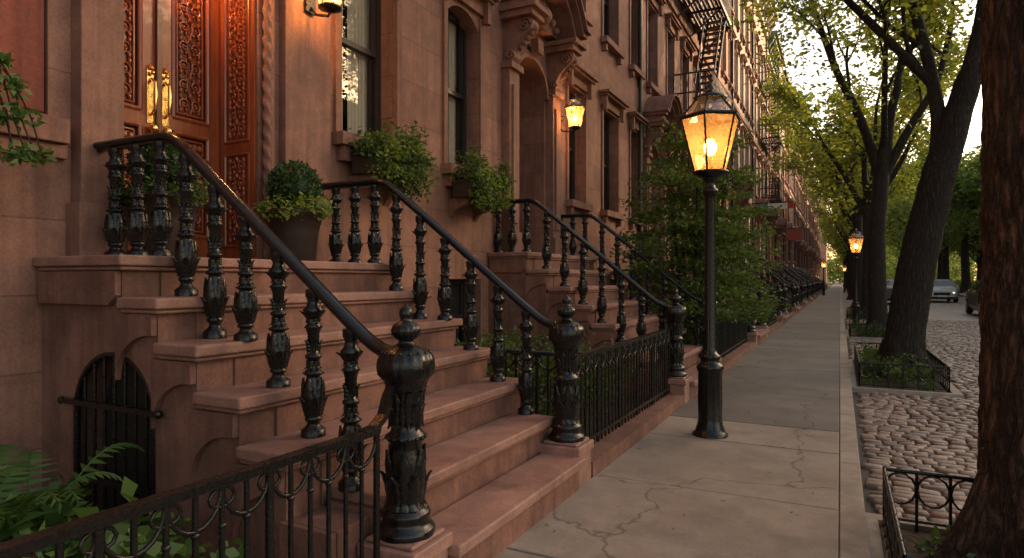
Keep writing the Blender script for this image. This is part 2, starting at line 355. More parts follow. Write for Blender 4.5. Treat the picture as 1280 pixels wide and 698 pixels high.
for k in range(1,16): dup(fo,(0,6.6*k,0))
# ------------------------------------------------------------------ newels / balusters
NP=[(.12,0),(.125,.02),(.118,.035),(.1,.045),(.097,.07),(.106,.085),(.1,.1),(.078,.115),(.066,.14)]
NP+=[(.066+.013*math.sin(math.pi*min(1,t*1.1))**.8,.15+.24*t) for t in np.linspace(0.02,.86,12)]
NP+=[(.068,.385),(.079,.395),(.083,.408),(.079,.42),(.066,.43),(.062,.45)]+[(.062+.0012*i,.46+.013*i) for i in range(0,11)]+[(.08,.605),(.088,.615),(.088,.63),(.1,.65),(.117,.67),(.121,.70),(.118,.73),(.108,.755),(.085,.775),(.05,.79),(.034,.80),(.03,.812),(.045,.82),(.06,.838),(.063,.855),(.055,.875),(.035,.89),(.022,.897),(.027,.91),(.03,.925),(.024,.945),(.001,.965)]
def nmod(a,z):
    v=0
    if .455<z<.595: v-=.006*max(0,math.cos(a*14))
    if .66<z<.765: v+=.0045*(abs(math.cos(a*9))-.5)
    if .818<z<.885: v+=.003*(abs(math.cos(a*7))-.5)
    return v
t=MB(); t.lathe(NP,96,(0,0,0),0,nmod)
t.leafring(NP,6,.115,.37,.036,0,.022); t.leafring(NP,6,.115,.27,.032,math.pi/6,.03,.008)
t.leafring(NP,8,.60,.44,.02,0,.012,.002); t.leafring(NP,8,.455,.55,.018,math.pi/8,.012,.002)
for k in range(16):
    a=2*math.pi*k/16; t.ball((.083*math.cos(a),.083*math.sin(a),.408),.008,0,6)
    t.ball((.1*math.cos(a),.1*math.sin(a),.762),.008,0,6)
newel_me=t.mesh('newel',[M['iron']])
BP=[(.056,0),(.056,.045),(.048,.055),(.032,.072),(.027,.095),(.038,.11),(.040,.125),(.030,.14)]
BP+=[(.031+.015*math.sin(math.pi*t),.15+.25*t) for t in np.linspace(0,1,12)]
BP+=[(.030,.41),(.042,.422),(.044,.435),(.030,.45),(.024,.47),(.024,.52),(.036,.535),(.036,.55),(.024,.565),(.025,.60),(.028,.70),(.036,.735),(.038,.75),(.026,.77),(.023,.80),(.040,.835),(.047,.86),(.032,.885),(.026,.92),(.036,.955),(.036,1.0)]
def bmod(a,z):
    if .58<z<.72: return -.005*max(0,math.cos(a*8))
    if .83<z<.87 or .42<z<.44 or .53<z<.56: return .004*(abs(math.cos(a*6))-.5)
    return 0
t=MB(); t.lathe(BP,32,(0,0,0),0,bmod); t.leafring(BP,5,.14,.40,.028,0,.014,.004); t.leafring(BP,5,.14,.28,.024,math.pi/5,.025,.006); t.leafring(BP,5,.77,.86,.022,0,.02,.003); t.leafring(BP,5,.52,.45,.015,0,.014,.002); t.leafring(BP,5,.565,.66,.015,math.pi/5,.018,.002)
for k in range(10):
    a=2*math.pi*k/10; t.ball((.042*math.cos(a),.042*math.sin(a),.43),.007,0,5); t.ball((.036*math.cos(a),.036*math.sin(a),.742),.006,0,5)
bal_me=t.mesh('baluster',[M['iron']])
# ------------------------------------------------------------------ stoops
def stoop(name,ys,ye,n,r,d,xf,facx,near_arch=False,railn=None,railf=None):
    root=empty(name); H=n*r; front=[xf-d*(n-1-i) for i in range(n)]
    front[-1]=xf; top=lambda k:(n-k)*r
    core=MB(); tr=MB(); yi0=ys+.22; yi1=ye-.04
    xb=facx+.003
    for k in range(n):
        x0=xb if k==0 else front[k-1]; x1=front[k]; zt=top(k)-.055
        y0,y1=yi0,yi1
        if k==n-1: y0,y1=railn+.12,railf-.12
        core.box(x0,x1-.02,y0,y1,-.02,zt,0)
        ty0,ty1=(ys-.03,ye+.03)
        if k==n-1: ty0,ty1=railn+.125,railf-.125
        if k==n-2: ty0,ty1=railn-.02,railf+.02
        tr.box(x0,x1+.03,ty0,ty1,zt+.001,top(k),0)
        if k<n-1: tr.box(x0+.002,x1+.008,ty0+.02,ty1-.02,zt-.022,zt,0)
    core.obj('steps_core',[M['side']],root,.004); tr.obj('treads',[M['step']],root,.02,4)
    def outline(arch):
        p=[(xb,-.02)]
        if arch:
            a0,a1,zs=xb+.30,xb+.98,.66
            p.append((a0,-.02)); c=(a0+a1)/2; rr=(a1-a0)/2
            for i in range(17):
                a=math.pi-math.pi*i/16; p.append((c+rr*math.cos(a),zs+rr*.95*math.sin(a)))
            p.append((a1,-.02))
        p.append((front[n-2]-.03,-.02))
        for k in range(n-2,-1,-1):
            p.append((front[k]-.03,top(k)-.078)); 
            if k>0: p.append((front[k-1]-.03,top(k)-.078))
        p.append((xb,top(0)-.078)); return p
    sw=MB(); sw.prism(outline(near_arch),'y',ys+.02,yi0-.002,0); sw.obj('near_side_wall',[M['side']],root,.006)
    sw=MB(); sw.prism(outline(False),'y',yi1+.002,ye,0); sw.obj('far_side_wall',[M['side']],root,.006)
    st=MB()
    for Y0,Y1 in ((ys-.012,ys+.018),(ye+.002,ye+.024)):
        for k in range(n-2,-1,-1):
            xa=front[k]-.035; xp=(front[k-1]-.035 if k>0 else xb+.02)
            z=top(k)-.08
            if k>0:
                poly=[(xa,z),(xa,z-.10)]
                for i in range(9):
                    a=math.pi/2*i/8; poly.append((xa-.02-(d-.02)*math.sin(a),z-.10-(r+.02)*(1-math.cos(a))*1.0))
                poly+= [(xp,z-.10-(r+.02)),(xp,z)]
            else:
                poly=[(xa,z),(xa,z-.12),(xa-.06,z-.17),(xp,z-.17),(xp,z)]
            st.prism(poly[::-1],'y',Y0,Y1,0)
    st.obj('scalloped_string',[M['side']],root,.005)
    if near_arch:
        g=MB(); a0,a1,zs=xb+.30,xb+.98,.66; c=(a0+a1)/2; rr=(a1-a0)/2
        g.box(a0,a1,yi0-.03,yi0-.01,-.02,1.02,1)  # near-black sheet over solid stone, paints the shade behind the gate bars
        yy=ys+.03
        arc=[(a0+.012,yy,0)]+[(c+(rr-.012)*math.cos(math.pi-math.pi*i/16),yy,zs+(rr*.95-.012)*math.sin(math.pi*i/16)) for i in range(17)]+[(a1-.012,yy,0)]
        g.tube(arc,.016,6,0)
        for i in range(1,8):
            x=a0+(a1-a0)*i/8; zt=zs+rr*.95*math.sqrt(max(0,1-((x-c)/rr)**2)); g.tube([(x,yy,0),(x,yy,zt-.01)],.009,6,0)
        g.box(a0-.05,a1+.05,yy-.05,yy-.025,.70,.725,0); g.ball((a1+.06,yy-.037,.712),.02); g.ball((a0-.06,yy-.037,.712),.02)
        g.box(a0+.01,a1-.01,yy-.01,yy+.01,.3,.33,0)
        g.obj('basement_gate',[M['iron'],M['room']],root)
    zr0=H+.665; nx=xf-.16
    def railz(x):
        x1=front[0]+.0; x2=nx-.25
        if x<=x1: return zr0
        if x>=nx-.12: return 1.055
        t=(x-x1)/(x2-x1); z=zr0+(1.14-zr0)*t
        return z if x<x2 else 1.14+(1.055-1.14)*((x-x2)/(nx-.12-x2))
    for ry,nmn in ((railn,'near'),(railf,'far')):
        xs=[facx+.02]+list(np.linspace(front[0]-.25,nx-.02,34)); 
        raw=[railz(x) for x in xs]; z=list(raw)
        for it in range(2): z=[z[0]]+[(z[i-1]+z[i]*2+z[i+1])/4 for i in range(1,len(z)-1)]+[z[-1]]
        path=[(x,ry,q-.02) for x,q in zip(xs,z)]
        rb=MB(); prof=[(.038*math.cos(a),.024*math.sin(a)) for a in np.linspace(0,2*math.pi,13)[:-1]]
        rb.sweep(path,prof,0); rb.sweep([(a,b,c-.028) for a,b,c in path],[(-.017,-.006),(.017,-.006),(.017,.008),(-.017,.008)],0,sm=False)
        rb.obj('handrail_'+nmn,[M['rail']],root)
        bx=[-3.04+.0+.222*i for i in range(6)] if n==7 else [front[0]+.17+.235*i for i in range(7)]
        bx=[front[0]-.1-.2*i for i in range(3)][::-1]+bx
        if facx>front[0]-.45: bx=[b for b in bx if b>facx+.06]
        for i,x in enumerate(bx):
            k=next((j for j in range(n) if x<front[j]+.03-.02),n-1); zb=top(k)
            zt=float(np.interp(x,xs,z))-.05
            o=mkobj('baluster_%s_%d'%(nmn,i),bal_me,root,loc=(x,ry,zb)); o.scale=(1,1,zt-zb)
        o=mkobj('newel_'+nmn,newel_me,root,loc=(nx,ry,.28))
        pb=MB(); pb.box(nx-.13,nx+.13,ry-.13,ry+.13,-.01,.20,0); pb.box(nx-.145,nx+.145,ry-.145,ry+.145,.201,.262,0); pb.box(nx-.12,nx+.12,ry-.12,ry+.12,.262,.282,0)
        pb.obj('newel_pedestal_'+nmn,[M['step']],root,.012,3)
    return root
FX=-3.9
stoop('brownstone_stoop',1.93,4.15,7,.21,.28,-1.47,FX,True,2.2,3.98)
s2=stoop('brownstone_stoop',6.95,9.35,8,.21,.27,-1.46,FX,False,7.13,9.17)
for k in range(1,12): dup(s2,(0,6.6*k,0))
# ------------------------------------------------------------------ houses
HM=lambda w,t='trim':[M[w],M[t],M['frame'],M['dglass'],M['glass'],M['curtain'],M['room'],M['woodd']]
def facade(mb,x,y0,y1,z0,z1,ops,m=0):
    Y=sorted({y0,y1}|{o[0] for o in ops}|{o[1] for o in ops}); Z=sorted({z0,z1}|{o[2] for o in ops}|{o[3] for o in ops})
    for a,b in zip(Y[:-1],Y[1:]):
        for c,d in zip(Z[:-1],Z[1:]):
            my,mz=(a+b)/2,(c+d)/2
            if any(o[0]<my<o[1] and o[2]<mz<o[3] for o in ops): continue
            mb.quad((x,a,c),(x,b,c),(x,b,d),(x,a,d),m)
    for o in ops:
        a,b,c,d,dp=o; q=x-dp
        mb.quad((x,a,c),(q,a,c),(q,a,d),(x,a,d),m); mb.quad((x,b,c),(x,b,d),(q,b,d),(q,b,c),m)
        mb.quad((x,a,d),(q,a,d),(q,b,d),(x,b,d),m); mb.quad((x,a,c),(x,b,c),(q,b,c),(q,a,c),m)
def window(mb,x,a,b,c,d,rich=False,hood=True,arch=False,sill=True,curtain=0):
    q=x-.22; w=.055
    for (A,B,C,D) in ((a,a+w,c,d),(b-w,b,c,d),(a+w,b-w,d-w,d),(a+w,b-w,c,c+w*1.2)): mb.box(q-.05,q+.05,A,B,C,D,2)
    mz=(c+d)/2; mb.box(q-.035,q+.035,a+w,b-w,mz-.025,mz+.025,2)
    for (A,B,C,D,xo) in ((a+w,a+w+.035,c+w,mz-.03,-.02),(b-w-.035,b-w,c+w,mz-.03,-.02),(a+w,a+w+.035,mz+.03,d-w,0.01),(b-w-.035,b-w,mz+.03,d-w,.01)):
        mb.box(q-.02+xo,q+.02+xo,A,B,C,D,2)
    if rich:
        mb.quad((q,a+w,c+w),(q,b-w,c+w),(q,b-w,d-w),(q,a+w,d-w),4)
        bx=x-1.4
        mb.quad((bx,a-.2,c-.2),(bx,b+.2,c-.2),(bx,b+.2,d+.2),(bx,a-.2,d+.2),6)
        for yy in (a-.2,b+.2): mb.quad((q-.06,yy,c-.2),(bx,yy,c-.2),(bx,yy,d+.2),(q-.06,yy,d+.2),6)
        for zz in (c-.2,d+.2): mb.quad((q-.06,a-.2,zz),(bx,a-.2,zz),(bx,b+.2,zz),(q-.06,b+.2,zz),6)
        if curtain:
            n=60
            rg=[(a,a+(b-a)*.47),(a+(b-a)*.55,b)] if curtain==1 else [(a,a+(b-a)*.33),(b-(b-a)*.3,b)]
            for A,B in rg:
                V=[]
                for i in range(n+1):
                    y=A+(B-A)*i/n; xx=q-.08+.018*math.sin(i*1.1)+.008*math.sin(i*.37+1)
                    V+= [(xx,y,c+.03),(xx,y,d)]
                mb.add(V,[(2*i,2*i+2,2*i+3,2*i+1) for i in range(n)],5,True)
    else:
        mb.quad((q,a+w,c+w),(q,b-w,c+w),(q,b-w,d-w),(q,a+w,d-w),3)
        if c>2 and random.random()<.55:
            hb=random.choice((.2,.35,.48)); mb.quad((q+.004,a+w,d-w-(d-c)*hb),(q+.004,b-w,d-w-(d-c)*hb),(q+.004,b-w,d-w),(q+.004,a+w,d-w),9)
    if arch:
        n=10; hgt=.16; cy=(a+b)/2; hw=(b-a)/2
        for sgn in(-1,1):
            poly=[(cy,d),(cy+sgn*hw,d)]
            for i in range(n+1):
                t=1-i/n; poly.append((cy+sgn*hw*t,d-hgt*(t**2.2)-.004))
            mb.prism(poly,'x',x-.2,x-.001,0); 
    if sill:
        mb.box(x+.002,x+.13,a-.1,b+.1,c-.11,c-.002,1); 
        for yy in (a-.04,b-.05): mb.box(x+.002,x+.09,yy,yy+.09,c-.24,c-.112,1)
    if hood:
        z=d+.04
        mb.box(x+.002,x+.05,a-.11,b+.11,z,z+.16,1); mb.box(x+.002,x+.15,a-.15,b+.15,z+.161,z+.205,1); mb.box(x+.002,x+.2,a-.19,b+.19,z+.206,z+.25,1)
        for yy in (a-.11,b+.03): mb.box(x+.051,x+.12,yy,yy+.08,z-.10,z+.159,1)
    for (A,B,C,D) in ((a-.075,a-.003,c,d),(b+.003,b+.075,c,d)): mb.box(x+.002,x+.03,A,B,C,D,1)
def entry(mb,x,c,w,z0,z1):
    a,b=c-w/2,c+w/2
    for s,(A,B) in ((0,(a-.34,a-.06)),(1,(b+.06,b+.34))):
        mb.box(x+.002,x+.12,A,B,z0,z1-.55,1); mb.box(x+.12,x+.15,A+.06,B-.06,z0+.4,z1-.75,1)
        mb.box(x+.002,x+.17,A-.03,B+.03,z0,z0+.28,1); mb.box(x+.002,x+.17,A-.03,B+.03,z1-.549,z1-.47,1)
        cy=(A+B)/2
        prof=[(x+.002,z1-.46),(x+.12,z1-.46),(x+.17,z1-.4),(x+.16,z1-.33),(x+.2,z1-.25),(x+.3,z1-.15),(x+.4,z1-.08),(x+.43,z1+.0),(x+.40,z1+.075),(x+.002,z1+.075)]
        mb.prism(prof,'y',cy-.1,cy+.1,1)
        for yy in (cy-.115,cy+.115):
            for (px,pz,rr) in ((x+.32,z1-.02,.085),(x+.1,z1-.37,.06)):
                sp=[(px+rr*(1-i/30)*math.cos(i*.45),yy,pz+rr*(1-i/30)*math.sin(i*.45)) for i in range(26)]
                mb.tube(sp,.016,5,1)
        for i in range(5): mb.ball((x+.21+.05*i,cy,z1-.26+.055*i),.045,1,8)
        mb.box(x+.002,x+.46,cy-.19,cy+.19,z1+.078,z1+.16,1); mb.box(x+.002,x+.52,cy-.23,cy+.23,z1+.161,z1+.22,1)
    n=20; rr=w/2
    for r0,r1,xx in ((rr+.002,rr+.07,.06),(rr+.07,rr+.12,.03)):
        poly=[(c+r1*math.cos(math.pi*i/n),z1-.62+r1*.9*math.sin(math.pi*i/n)) for i in range(n+1)]+[(c+r0*math.cos(math.pi*(n-i)/n),z1-.62+r0*.9*math.sin(math.pi*(n-i)/n)) for i in range(n+1)]
        mb.prism(poly,'x',x+.002,x+xx,1)
    mb.prism([(c-.07,z1-.12),(c+.07,z1-.12),(c+.1,z1+.07),(c-.1,z1+.07)],'x',x+.061,x+.18,1)
    W=w/2+.36
    def arc(k,o=0): 
        pts=[]
        for i in range(33):
            t=-1+2*i/32; e=max(0,1-(abs(t)/.80)**2.3); pts.append((c+(W+o)*t,z1+.222+k+.52*e))
        return pts
    for k0,k1,px in ((0,.09,.44),(.091,.15,.54),(.151,.2,.60)):
        mb.prism(arc(k0,k0*.4)+arc(k1,k0*.4)[::-1],'x',x+.002,x+px,1,True)
    lo=arc(0)[4:-4]; mb.prism([(p[0],p[1]-.004) for p in lo],'x',x+.002,x+.16,1)
    for i in range(9):
        t=-.8+.2*i; mb.ball((x+.19,c+W*t*.72,z1+.26+.28*(1-t*t)),.055,1,8)
    mb.ball((x+.22,c,z1+.40),.12,1,12)
def house(name,c,y0,y1,x,wall,wins,rich=(),H=15.4,dw=1.0,dz=(1.68,4.62),floors=((5.8,7.7),(9.0,10.8),(12.0,13.5)),entryhood=True,corn='trim',archw=False,custom=None,loc=(0,0,0)):
    root=empty(name,loc); mb=MB(); ops=[]
    dd=(c-dw/2,c+dw/2,dz[0],dz[1],.45) if custom is None else custom
    ops.append(dd)
    gw=[(a,b,2.62,4.5,.24) for a,b in wins]; bw=[(a,b,.45,1.35,.24) for a,b in wins]
    uw=[]
    cols=list(wins)+[(c-.42,c+.42)]
    for (p,q) in floors: uw+=[(a,b,p,q,.24) for a,b in cols]
    ops+=gw+bw+uw
    extra=[]
    if custom: extra=[(.35,1.98,2.26,4.3,.05)]
    facade(mb,x,y0,y1,-.1,H,ops+extra,0)
    for e in extra: mb.quad((x-.05,e[0],e[2]),(x-.05,e[1],e[2]),(x-.05,e[1],e[3]),(x-.05,e[0],e[3]),1)
    for i,o in enumerate(gw): window(mb,x,*o[:4],rich=(i in rich),curtain=(1 if i==0 else 2) if i in rich else 0,arch=archw)
    for o in bw: window(mb,x,*o[:4],hood=False)
    for o in uw: window(mb,x,*o[:4],hood=True)
    xb=x-11
    mb.quad((x,y0,-.1),(xb,y0,-.1),(xb,y0,H),(x,y0,H),0); mb.quad((x,y1,-.1),(x,y1,H),(xb,y1,H),(xb,y1,-.1),0)
    mb.quad((x,y0,H),(xb,y0,H),(xb,y1,H),(x,y1,H),1); mb.quad((xb,y0,-.1),(xb,y1,-.1),(xb,y1,H),(xb,y0,H),0)
    mb.box(x+.002,x+.07,y0+.01,y1-.01,8.35,8.5,1)
    mb.box(x+.002,x+.15,y0+.01,y1-.01,H-1.1,H-.35,8); mb.box(x+.002,x+.55,y0+.01,y1-.01,H-.349,H-.15,8); mb.box(x+.002,x+.7,y0+.01,y1-.01,H-.149,H+.05,8)
    k=int((y1-y0)/.75)
    for i in range(k+1):
        yy=y0+.1+(y1-y0-.4)*i/k; mb.prism([(x+.151,H-.95),(x+.25,H-.9),(x+.3,H-.7),(x+.48,H-.5),(x+.5,H-.352),(x+.151,H-.352)],'y',yy,yy+.16,8)
    if custom is None:
        entry(mb,x,c,dw,dz[0],dz[1])
        q=x-.45
        mb.box(q-.06,q,c-dw/2,c+dw/2,dz[0],dz[1]+.3,7)
        for yy in (c-dw/2,c+.015):
            for (zz0,zz1) in ((dz[0]+.15,dz[0]+.75),(dz[0]+.9,dz[0]+2.1)):
                mb.box(q+.001,q+.03,yy+.06,yy+dw/2-.075,zz0,zz1,2)
        n=12
        for sg in (-1,1):
            poly=[(c+sg*dw/2,dz[1])]+[(c+sg*dw/2*math.cos(math.pi/2*i/n),dz[1]-.62+dw/2*.9*math.sin(math.pi/2*i/n)) for i in range(n+1)]+[(c,dz[1])]
            mb.prism(poly,'x',x-.44,x-.001,0)
        mb.tube([(x+.06,y1-.18,.1),(x+.06,y1-.18,H-1.2)],.045,8,2)
        mb.box(x+.002,x+.02,c+dw/2+.44,c+dw/2+.56,3.0,3.2,9)
    mb.obj('facade',HM(wall)+[M[corn],M['blind']],root,.0); return root
w2=lambda c:[(c+1.42,c+2.18),(c+3.12,c+4.0),(c+4.85,c+5.5)]
M['corn']=plain('cornice_dark',(.10,.07,.055),.6,0,0,0); M['cornw']=plain('cornice_pale',(.5,.45,.38),.6,0,0,0); M['corng']=plain('cornice_green',(.12,.17,.13),.6,0,0,0)
h1=house('brownstone_house',2.885,-5,7.2,FX,'brown',[(4.30,5.08),(6.0,6.72)],rich=(0,1),custom=(2.35,3.42,1.47,4.25,.42),archw=True)
h2=house('brownstone_house',8.15,7.203,13.75,FX,'brown',w2(8.15),rich=(1,2),corn='corn')
bases=[house('brownstone_house',0,-.95+.003,5.65,FX,'brown2',w2(0),corn='corn',loc=(0,14.75,0)),
 house('cream_stone_house',0,-.947,5.65,FX+.04,'cream',w2(0),corn='cornw',H=16.6,loc=(0,27.95,0)),
 house('red_brick_house',0,-.947,5.65,FX-.04,'red',w2(0),corn='corng',H=15.8,loc=(0,41.15,0)),
 house('tan_brick_house',0,-.947,5.65,FX+.02,'tan',w2(0),corn='corn',H=17.2,loc=(0,21.35,0))]
seq={-10.66:0,34.55:1,47.75:0,54.35:2,60.95:1,67.55:2,74.15:3,80.75:0,87.35:2,93.95:1,100.55:2,107.15:3,113.75:2,120.35:0,126.95:1,133.55:2,140.15:3,146.75:0,153.35:2}
for yy,k in seq.items():
    b=bases[k]; dup(b,(0,yy-b.location[1],random.uniform(-.3,.4) if k else 0))
def block(name,x0,x1,y0,y1,H,mat,face):
    mb=MB(); mb.box(x0,x1,y0,y1,-.2,H,0); mb.box(x0-.3,x1+.3,y0-.3,y1+.3,H+.001,H+.5,1)
    z=1.2
    while z<H-2:
        if face=='y':
            x=x0+1
            while x<x1-1.4: mb.box(x,x+1.1,y0-.12,y0-.01,z,z+1.9,2); mb.box(x-.1,x+1.2,y0-.25,y0-.01,z-.2,z-.01,1); x+=2.6
        else:
            y=y0+1
            while y<y1-1.4: mb.box(x0-.12,x0-.01,y,y+1.1,z,z+1.9,2); mb.box(x0-.25,x0-.01,y-.1,y+1.2,z-.2,z-.01,1); y+=2.6
        z+=3.3
    mb.obj(name,[M[mat],M['trim'],M['dglass']])
block('apartment_block',-22,-3,176,190,21,'tan','y'); block('apartment_block',12,40,262,280,18,'red','y')
for i,(y0,y1,H,mt) in enumerate(((14,38,19,'red'),(38.5,66,23,'tan'),(66.5,95,18,'cream'),(95.5,130,22,'red'),(130.5,170,20,'tan'))): block('apartment_block',46+i*.3,60,y0,y1,H,mt,'x')
# ------------------------------------------------------------------ entrance of the first house
ent=empty('entrance_door'); DX=-4.30
wd=MB()
def vine(mb,x,y0,y1,z0,z1,m=1):
    yc=(y0+y1)/2; W=(y1-y0)/2; n=max(1,int((z1-z0)/(W*1.35))); h=(z1-z0)/n
    mb.tube([(x,yc+W*.25*math.sin(2*math.pi*(i/40)*n/2),z0+(z1-z0)*i/40) for i in range(41)],.008,5,m)
    for k in range(n):
        zc=z0+h*(k+.5)
        for s in (-1,1):
            rr=W*.48; cy=yc+s*W*.48
            mb.tube([(x+.002*math.sin(i),cy+s*rr*(1-i/26)*math.cos(-1.2+i*.42),zc+rr*(1-i/26)*math.sin(-1.2+i*.42)) for i in range(22)],[.010*(1-.5*i/22) for i in range(22)],5,m)
            mb.ball((x,cy,zc),.012,m,6)
            for q in (-1,1): mb.ball((x,cy+s*rr*.7,zc+q*h*.36),.014,m,6,1.6); mb.ball((x,cy-s*rr*.3,zc+q*h*.30),.010,m,6,1.6)
        mb.ball((x,yc,zc+h*.45),.016,m,6,1.5)
leafs=((2.355,2.883,1),(2.889,3.415,-1))
for (a,b,s) in leafs:
    wd.box(DX-.06,DX-.03,a,b,1.475,3.95,0)
    st=.115
    wd.box(DX-.03,DX+.0,a,a+st,1.475,3.95,0); wd.box(DX-.03,DX,b-st,b,1.475,3.95,0)
    for (p,q) in ((1.475,1.66),(2.14,2.24),(2.42,2.52),(3.62,3.95)): wd.box(DX-.03,DX-.001,a+st,b-st,p,q,0)
    for (p,q) in ((1.66,2.14),(2.24,2.42),(2.52,3.62)):
        A,B=a+st,b-st
        wd.box(DX-.03,DX-.024,A,B,p,q,1)
        loop=[(DX-.004,A+.006,p+.006),(DX-.004,B-.006,p+.006),(DX-.004,B-.006,q-.006),(DX-.004,A+.006,q-.006)]
        for i in range(4): wd.tube([loop[i],loop[(i+1)%4]],.018,6,0)
        A+=.045;B-=.045;P=p+.045;Q=q-.045
        loop=[(DX-.014,A,P),(DX-.014,B,P),(DX-.014,B,Q),(DX-.014,A,Q)]
        for i in range(4): wd.tube([loop[i],loop[(i+1)%4]],.008,5,0)
        if q-p>.3: vine(wd,DX-.016,A+.01,B-.01,P+.01,Q-.01,0)
        else: 
            for k in range(5): wd.ball((DX-.02,A+(B-A)*(k+.5)/5,(P+Q)/2),.022,0,8,1.3)
wd.box(DX-.03,DX+.03,2.868,2.904,1.475,3.95,1)
wd.box(DX-.05,DX+.06,2.352,3.418,3.951,4.05,0); wd.box(DX-.05,DX-.03,2.36,3.41,4.05,4.25,1)
for (yy,sg) in ((3.418,-1),(2.352,1)):
    y0,y1=sorted((yy,yy+sg*.02)); wd.box(DX+.01,FX-.02,y0,y1,1.475,4.24,0)
    yv=yy+sg*.024
    for (p,q) in ((1.6,2.3),(2.4,4.1)):
        lp=[(DX+.07,yv,p),(FX-.07,yv,p),(FX-.07,yv,q),(DX+.07,yv,q)]
        for i in range(4): wd.tube([lp[i],lp[(i+1)%4]],.012,5,0)
        y0,y1=sorted((yy+sg*.0205,yy+sg*.022)); wd.box(DX+.08,FX-.08,y0,y1,p+.01,q-.01,1)
        t=MB(); vine(t,0,DX+.11,FX-.11,p+.03,q-.03); wd.add([(b_,yv+a_,c_) for a_,b_,c_ in t.v],t.f,0,True)
wd.obj('door_leaves',[M['wood'],M['woodd']],ent,.004)
br=MB()
for yy in (2.835,2.94):
    br.box(DX+.001,DX+.008,yy-.028,yy+.028,2.44,2.82,0)
    br.lathe([(.028,0),(.02,.02),(.001,.04)],8,(DX+.008,yy,2.82),0)
    br.tube([(DX+.01,yy,2.5),(DX+.055,yy,2.53),(DX+.062,yy,2.62),(DX+.055,yy,2.72),(DX+.01,yy,2.75)],[.011,.012,.015,.012,.011],8,0)
    br.ball((DX+.04,yy,2.40),.032,0,12); br.ball((DX+.03,yy,2.79),.016)
br.obj('brass_handles',[M['brass']],ent,.002)
sr=MB()
sr.box(FX+.002,FX+.10,2.10,2.345,1.475,4.35,0); sr.box(FX+.002,FX+.14,2.07,2.345,1.475,1.78,0)
sr.box(FX+.002,FX+.07,3.62,4.12,1.475,4.35,0); sr.box(FX+.002,FX+.12,3.60,4.14,1.475,1.78,0)
sr.lathe([(.032,z) for z in np.linspace(0,2.8,200)],20,(FX+.035,3.475,1.475),0,lambda a,z:.006*math.cos(2*a+z*55))
sr.box(FX+.002,FX+.03,3.52,3.55,1.475,4.3,0)
sr.box(FX+.002,FX+.30,2.0,4.25,4.36,4.6,0)
sr.box(FX+.002,FX+.09,-1,2.05,2.10,2.235,0); sr.box(FX+.002,FX+.05,-1,2.06,2.02,2.098,0)
sr.obj('door_surround',[M['trim'],M['wood']],ent,.006)
pn=MB(); pn.box(FX-.045,FX-.01,.36,1.97,2.27,4.29,0); pn.obj('sandstone_panel',[M['redpanel']],ent,.01)
# ------------------------------------------------------------------ lanterns
def lantern(mb,o,h,wb,wt,n=6,m=(0,1,2)):
    ox,oy,oz=o
    def ring(r,z): return [(ox+r*math.cos(2*math.pi*(i+.5)/n),oy+r*math.sin(2*math.pi*(i+.5)/n),oz+z) for i in range(n)]
    hb=h*.60
    b,t=ring(wb,.0),ring(wt,hb); u=ring(wt*.45,h*.82)
    for i in range(n):
        j=(i+1)%n; mb.add([b[i],b[j],t[j],t[i]],[(0,1,2,3)],m[1]); mb.add([t[i],t[j],u[j],u[i]],[(0,1,2,3)],3)
        rr=wt*.035; mb.tube([b[i],t[i]],rr,5,m[0]); mb.tube([t[i],u[i]],rr,5,m[0]); mb.tube([b[i],b[j]],rr*1.2,5,m[0]); mb.tube([t[i],t[j]],rr*2.1,6,m[0]); mb.tube([u[i],u[j]],rr*1.2,5,m[0])
    mb.lathe([(wb*.25,-h*.08),(wb*1.12,-.01),(wb*1.15,.008),(wb*.9,.012)],n*4,o,m[0])
    mb.lathe([(wt*.55,h*.81),(wt*.57,h*.83),(wt*.3,h*.87),(wt*.16,h*.885),(wt*.12,h*.91),(wt*.17,h*.93),(wt*.12,h*.955),(.003,h*1.02)],16,o,m[0])
    mb.lathe([(.02,0),(.02,h*.1),(.014,h*.14)],8,o,m[0])
    mb.ball((ox,oy,oz+h*.28),wb*.40,m[2],12,1.35)
def addlight(name,loc,p,par,r=.05,col=(1,.50,.18)):
    l=bpy.data.lights.new(name,'POINT'); l.energy=p; l.color=col; l.shadow_soft_size=r
    o=bpy.data.objects.new(name,l); bpy.context.scene.collection.objects.link(o); o.location=loc; o.parent=par; return o
LM=[M['iron'],M['pane'],M['bulb'],M['clear']]
def street_lamp(x,y,z0=0,p=26):
    root=empty('street_lamp',(x,y,z0)); mb=MB()
    def mod(a,z):
        if .16<z<.55: return .004*math.cos(a*12)
        if .72<z<2.0: return .0022*math.cos(a*10)
        return 0
    mb.lathe([(.15,0),(.15,.02),(.125,.035),(.118,.07),(.108,.09),(.1,.14),(.1,.30),(.097,.54),(.108,.56),(.115,.585),(.108,.61),(.085,.625),(.075,.65),(.09,.67),(.09,.69),(.058,.71),(.05,.75),(.047,1.4),(.043,2.04),(.052,2.08),(.065,2.10),(.066,2.12),(.045,2.14),(.04,2.18),(.06,2.21),(.062,2.24),(.05,2.25)],48,(0,0,0),0,mod)
    lantern(mb,(0,0,2.27),.78,.135,.255,6)
    mb.obj('post_and_lantern',LM,root)
    addlight('lamp_light',(0,0,2.49),p,root,.06); return root
street_lamp(-1.0,5.71,0,65); street_lamp(.45,23.0,-.1,30); street_lamp(-1.2,59,0,25); street_lamp(.45,78,-.1,20)
